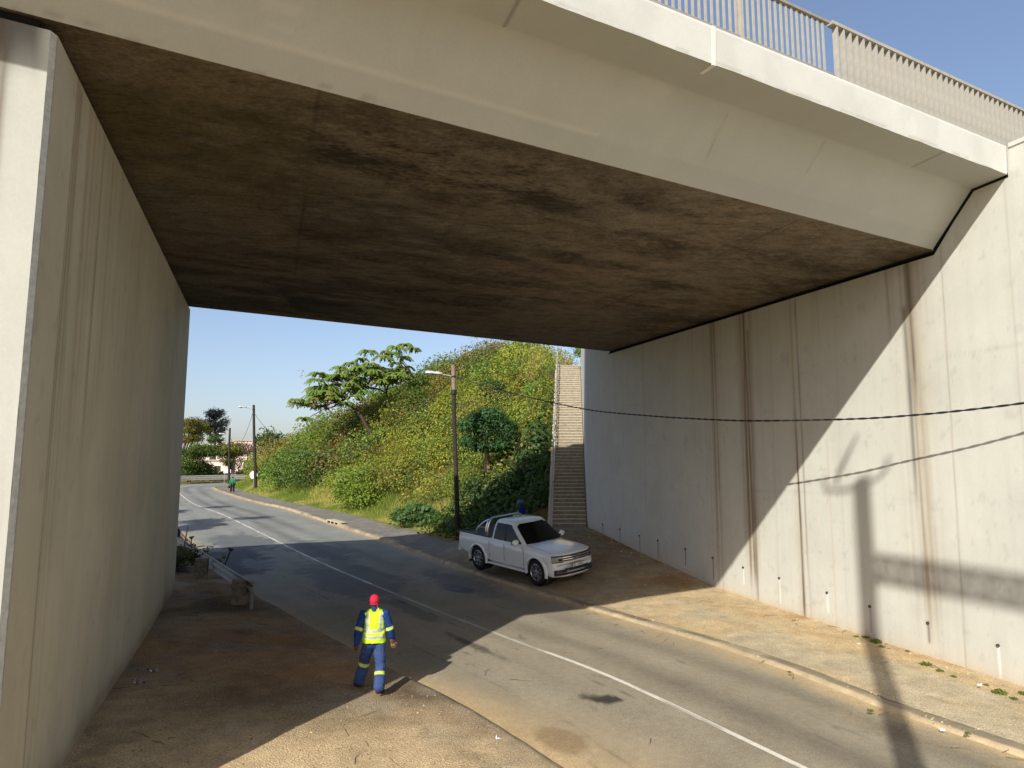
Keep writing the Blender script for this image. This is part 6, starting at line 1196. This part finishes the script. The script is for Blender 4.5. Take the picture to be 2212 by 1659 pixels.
def second_worker():
    x, y = .42, 29.2; z0 = float(GR(x, y)); root = thing('person', 'person in blue hard hat and navy overalls standing behind the parked pickup', 'person', (x, y, z0))
    J = dict(head=(-.03, .06, 1.63), face=(-.2, 1, -.12), neck=(.0, .0, 1.49), chest=(.0, 0, 1.22), pelvis=(0, 0, .96), sh_l=(-.205, .02, 1.41), el_l=(-.25, .06, 1.14), wr_l=(-.2, .28, 1.08), sh_r=(.205, .0, 1.41), el_r=(.25, -.04, 1.14), wr_r=(.2, .2, 1.02),
             hip_l=(-.10, 0, .90), kn_l=(-.11, .03, .50), an_l=(-.12, 0, .11), ft_l=(-.2, 1, 0), hip_r=(.10, 0, .90), kn_r=(.11, .02, .50), an_r=(.12, 0, .11), ft_r=(.2, 1, 0))
    b, t, l, s_ = man_parts(J, 1); hand(b, J['wr_l'], (.3, 1, -.1), -1, .6, 1, (0, 0, 1)); hand(b, J['wr_r'], (-.2, 1, -.2), 1, .6, 1, (0, 0, 1)); solid('body', b, M['skin'], root, .011)
    NV = lin('1c2d74')
    def jc(V):
        c = np.tile(NV, (len(V), 1)); k = (np.abs(V[:, 2]-1.13) < .035)&(np.abs(V[:, 0]) > .17); c[k] = LIM*.85; k = (np.abs(V[:, 2]-1.30) < .05)&(V[:, 1] > .07)&(V[:, 0] < -.03); c[k] = lin('b9bdc4'); return c
    solid('jacket', t, M['cloth'], root, .012, jc, 2, .014); solid('trousers', l, M['cloth'], root, .013, lambda V: np.tile(NV, (len(V), 1)), 2, .014); solid('shoes', s_, M['boots'], root, .012)
    k = MB(); k.ell((-.03, .06, 1.685), (.115, .135, .105), 20, 12); k.lathe([(.01, -.006), (.145, -.008), (.150, 0), (.12, .012), (.01, .012)], (-.035, .075, 1.672), (0, .05, 1), 24); solid('hard_hat', k, M['bluehat'], root, .008, None, 1); place(root, (x, y, z0), 1.25, 1.0)
second_worker()
def pedestrian():
    x, y = -31.55, 76.6; z0 = float(zr(y))+.14; root = thing('person', 'distant pedestrian in green shirt and dark trousers walking along the pavement', 'person', (x, y, z0))
    J = dict(head=(0, .02, 1.62), face=(.1, 1, -.1), neck=(0, 0, 1.48), chest=(0, 0, 1.22), pelvis=(0, 0, .96), sh_l=(-.2, 0, 1.41), el_l=(-.30, -.03, 1.14), wr_l=(-.33, .05, .90), sh_r=(.2, 0, 1.41), el_r=(.27, -.02, 1.13), wr_r=(.25, .1, .90), hip_l=(-.10, 0, .9), kn_l=(-.13, .08, .5), an_l=(-.14, .0, .11), ft_l=(-.1, 1, 0), hip_r=(.1, 0, .9), kn_r=(.12, -.02, .5), an_r=(.14, -.12, .12), ft_r=(.1, 1, 0))
    b, t, l, s_ = man_parts(J, 1); hand(b, J['wr_l'], (0, .1, -1), -1, .9); hand(b, J['wr_r'], (0, .1, -1), 1, .7); solid('body', b, M['skin'], root, .014); gr = lin('2f7d5c'); solid('shirt', t, M['cloth'], root, .016, lambda V: np.tile(gr, (len(V), 1)), 2, .01); solid('trousers', l, M['cloth'], root, .016, lambda V: np.tile(np.array([.012, .012, .015]), (len(V), 1)), 2, .01); solid('shoes', s_, M['boots'], root, .014); h = MB(); h.ell((0, .005, 1.655), (.088, .108, .092), 14, 10); h.build('hair', M['rubber'], root, True, True); place(root, (x, y, z0), .35, 1.0)
    bag = thing('handbag', 'dark bag hanging from the hand of the distant pedestrian', 'bag', (x-.36, y-.08, z0+.45)); m = MB(); m.box((0, 0, .12), (.16, .34, .26)); m.build('bag_body', M['blackplastic'], bag, True, True, .04); m = MB(); m.tube([(0, -.1, .24), (0, -.06, .40), (0, .04, .42), (0, .1, .24)], .012, 6); m.build('strap', M['blackplastic'], bag, False, True)
pedestrian()

# ------------------------------------------------------------------ small things by the barrier and on the ground
def shovel(name, label, foot, top, grp):
    foot = np.array(foot, float); top = np.array(top, float); root = thing(name, label, 'shovel', foot, None, grp); d = nrmz(top-foot); x = np.cross(d, [0, 1., .1]); x /= np.linalg.norm(x); m = MB(); m.tube([foot+d*.28, top], .024, 8); m.build('shaft', M['shovelwood'], root); m = MB(); m.tube([top-x*.10, top+x*.10], .03, 8); m.tube([top-d*.11, top-x*.09], .016, 6); m.tube([top-d*.11, top+x*.09], .016, 6); m.build('handle', M['blackplastic'], root)
    n = np.cross(d, x); m = MB(); m.loft([[foot+d*a+x*w*c+n*(.02*(1-c*c)+.0)+n*k for c, k in ((-1, 0), (-.5, 0), (0, 0), (.5, 0), (1, 0), (1, .006), (.5, .006), (0, .006), (-.5, .006), (-1, .006))] for a, w in ((-.02, .05), (.03, .085), (.25, .11), (.31, .06))]); m.build('blade', M['barrier'], root)
SG = 'tools leaning on the crash barrier'
shovel('shovel', 'dark handled shovel leaning on the barrier beside its second post', (-10.7, 25.3, .2), dep(499, 1186, 25.5), SG); shovel('shovel', 'dark handled shovel standing behind the heap of cut branches', (-13.6, 29.0, .3), dep(414, 1160, 29.4), SG)
a, b = dep(384, 1232, 28.2), dep(406, 1138, 29.6); m = MB(); m.tube([a, (a+b)/2+[.03, 0, 0], b], [.03, .028, .022], 6); tag(m.build('long_stick', M['stick']), 'long thin stick leaning up over the barrier near the left wall', 'stick')
def brush_pile():
    c = np.array([-13.25, 26.4, .28]); root = thing('brush_pile', 'heap of cut leafy branches dumped behind the crash barrier at the left wall', 'brush pile', c); m = MB(); P_, N_ = [], []
    for k in range(60):
        a = rng.uniform(0, 6.3); s0 = c+np.array([rng.normal()*.42, rng.normal()*.8, rng.uniform(0, .3)]); e = s0+np.array([math.cos(a)*rng.uniform(.3, .9), math.sin(a)*rng.uniform(.3, .9), rng.uniform(.05, .6)]); m.tube([s0, (s0+e)/2+rng.normal(size=3)*.06, e], [.02, .014, .006], 5); q = s0+(e-s0)*rng.uniform(.3, 1.1, (34, 1))+rng.normal(size=(34, 3))*.10; P_.append(q); N_.append(rng.normal(size=(34, 3)))
    m.build('branches', M['darkbark'], root); P_, N_ = np.concatenate(P_), np.concatenate(N_); P_[:, 2] = np.maximum(P_[:, 2], .28); leaf_obj('leaves', P_, N_, .15, .07, varied(np.where(rng.random((len(P_), 1)) < .55, DG*1.1, np.array([.11, .085, .05])), len(P_)), root)
brush_pile()
j = np.r_[dep(383, 1152, 33.4)]; m = MB(); m.ell(j+[-.1, 0, 0], (.24, .2, .30), 14, 10); m.ell(j+[-.2, 0, .26], (.12, .12, .16), 12, 8); bg = solid('work_bag', m, M['cloth'], None, .02, lambda V: np.tile(lin('1d2233'), (len(V), 1)), 2, .08); tag(bg, 'dark cloth bag slung on the barrier at the edge of the left wall', 'bag')
def bottle(label, c, az):
    root = thing('plastic_bottle', label, 'bottle', c, None, 'empty bottles on the dirt'); d = np.array([math.cos(az), math.sin(az), 0]); o = np.array(c)+[0, 0, .04]; m = MB(); m.lathe([(.001, 0), (.032, 0), (.036, .01), (.034, .03), (.036, .06), (.033, .085), (.036, .12), (.035, .15), (.022, .185), (.013, .20), (.013, .215)], o, d, 20); m.build('bottle_body', M['bottle'], root, True); m = MB(); m.lathe([(.015, .205), (.0155, .235), (.001, .236)], o, d, 14); m.build('cap', M['bluecap'], root)
    m = MB(); m.lathe([(.0365, .06), (.0365, .115)], o, d, 20); m.build('bottle_label', M['blabel'], root)
M['blabel'] = plain('faded_paper', lin('8d7a62'), .7, 0, .2, .2, 30)
q = (-7.05, 13.95); bottle('empty clear plastic bottle by the left wall, its blue cap towards the wall', (*q, float(zlz(*q))), math.pi*.95); q = (-7.1, 13.2); bottle('empty clear plastic bottle by the left wall, its blue cap towards the road', (*q, float(zlz(*q))), -.3)
def paper(label, u, v, s, z=.05):
    r = ray(u, v); t = (z-CAMZ)/r[2]; c = CAM+r*t; n = 7; V = []
    for i in range(n):
        for k in range(n): V.append((c[0]+(i/(n-1)-.5)*s+rng.normal()*.006, c[1]+(k/(n-1)-.5)*s*.7+rng.normal()*.006, c[2]+.01+abs(rng.normal())*.025))
    m = MB(); m.add(V, [(i*n+k, (i+1)*n+k, (i+1)*n+k+1, i*n+k+1) for i in range(n-1) for k in range(n-1)]); tag(m.build('scrap_paper', M['white']), label, 'litter', 'scraps of litter')
paper('small crumpled white scrap on the sandy road edge at bottom centre', 1076, 1600, .06); paper('crumpled white scrap lying in the road gutter at bottom right', 2035, 1580, .07, .04); paper('white scrap among the weeds at the foot of the right wall', 2117, 1483, .07, .1)
def manual_drain():
    s_ = 38.5; c = PT(s_, wr(s_)+.12); z = float(zr(c[1])); t = nrmz(PT(s_+.5, wr(s_)+.12)-PT(s_-.5, wr(s_)+.12)); root = thing('storm_drain', 'concrete kerb inlet with dark openings halfway along the far pavement', 'drain', (*c, z)); m = MB(); T3 = np.r_[t, 0]; N3 = np.array([t[1], -t[0], 0])
    m.box(np.r_[c+N3[:2]*.15, z+.19], (2.6, .5, .07), (T3, N3, [0, 0, 1])); 
    for k in (-1.25, -.42, .42, 1.25): m.box(np.r_[c+t*k+N3[:2]*.0, z+.085], (.16, .2, .15), (T3, N3, [0, 0, 1]))
    m.build('inlet_frame', M['tread'], root); m = MB(); m.box(np.r_[c+N3[:2]*-.055, z+.09], (2.4, .03, .14), (T3, N3, [0, 0, 1])); m.build('opening', M['darkgap'], root)
manual_drain()
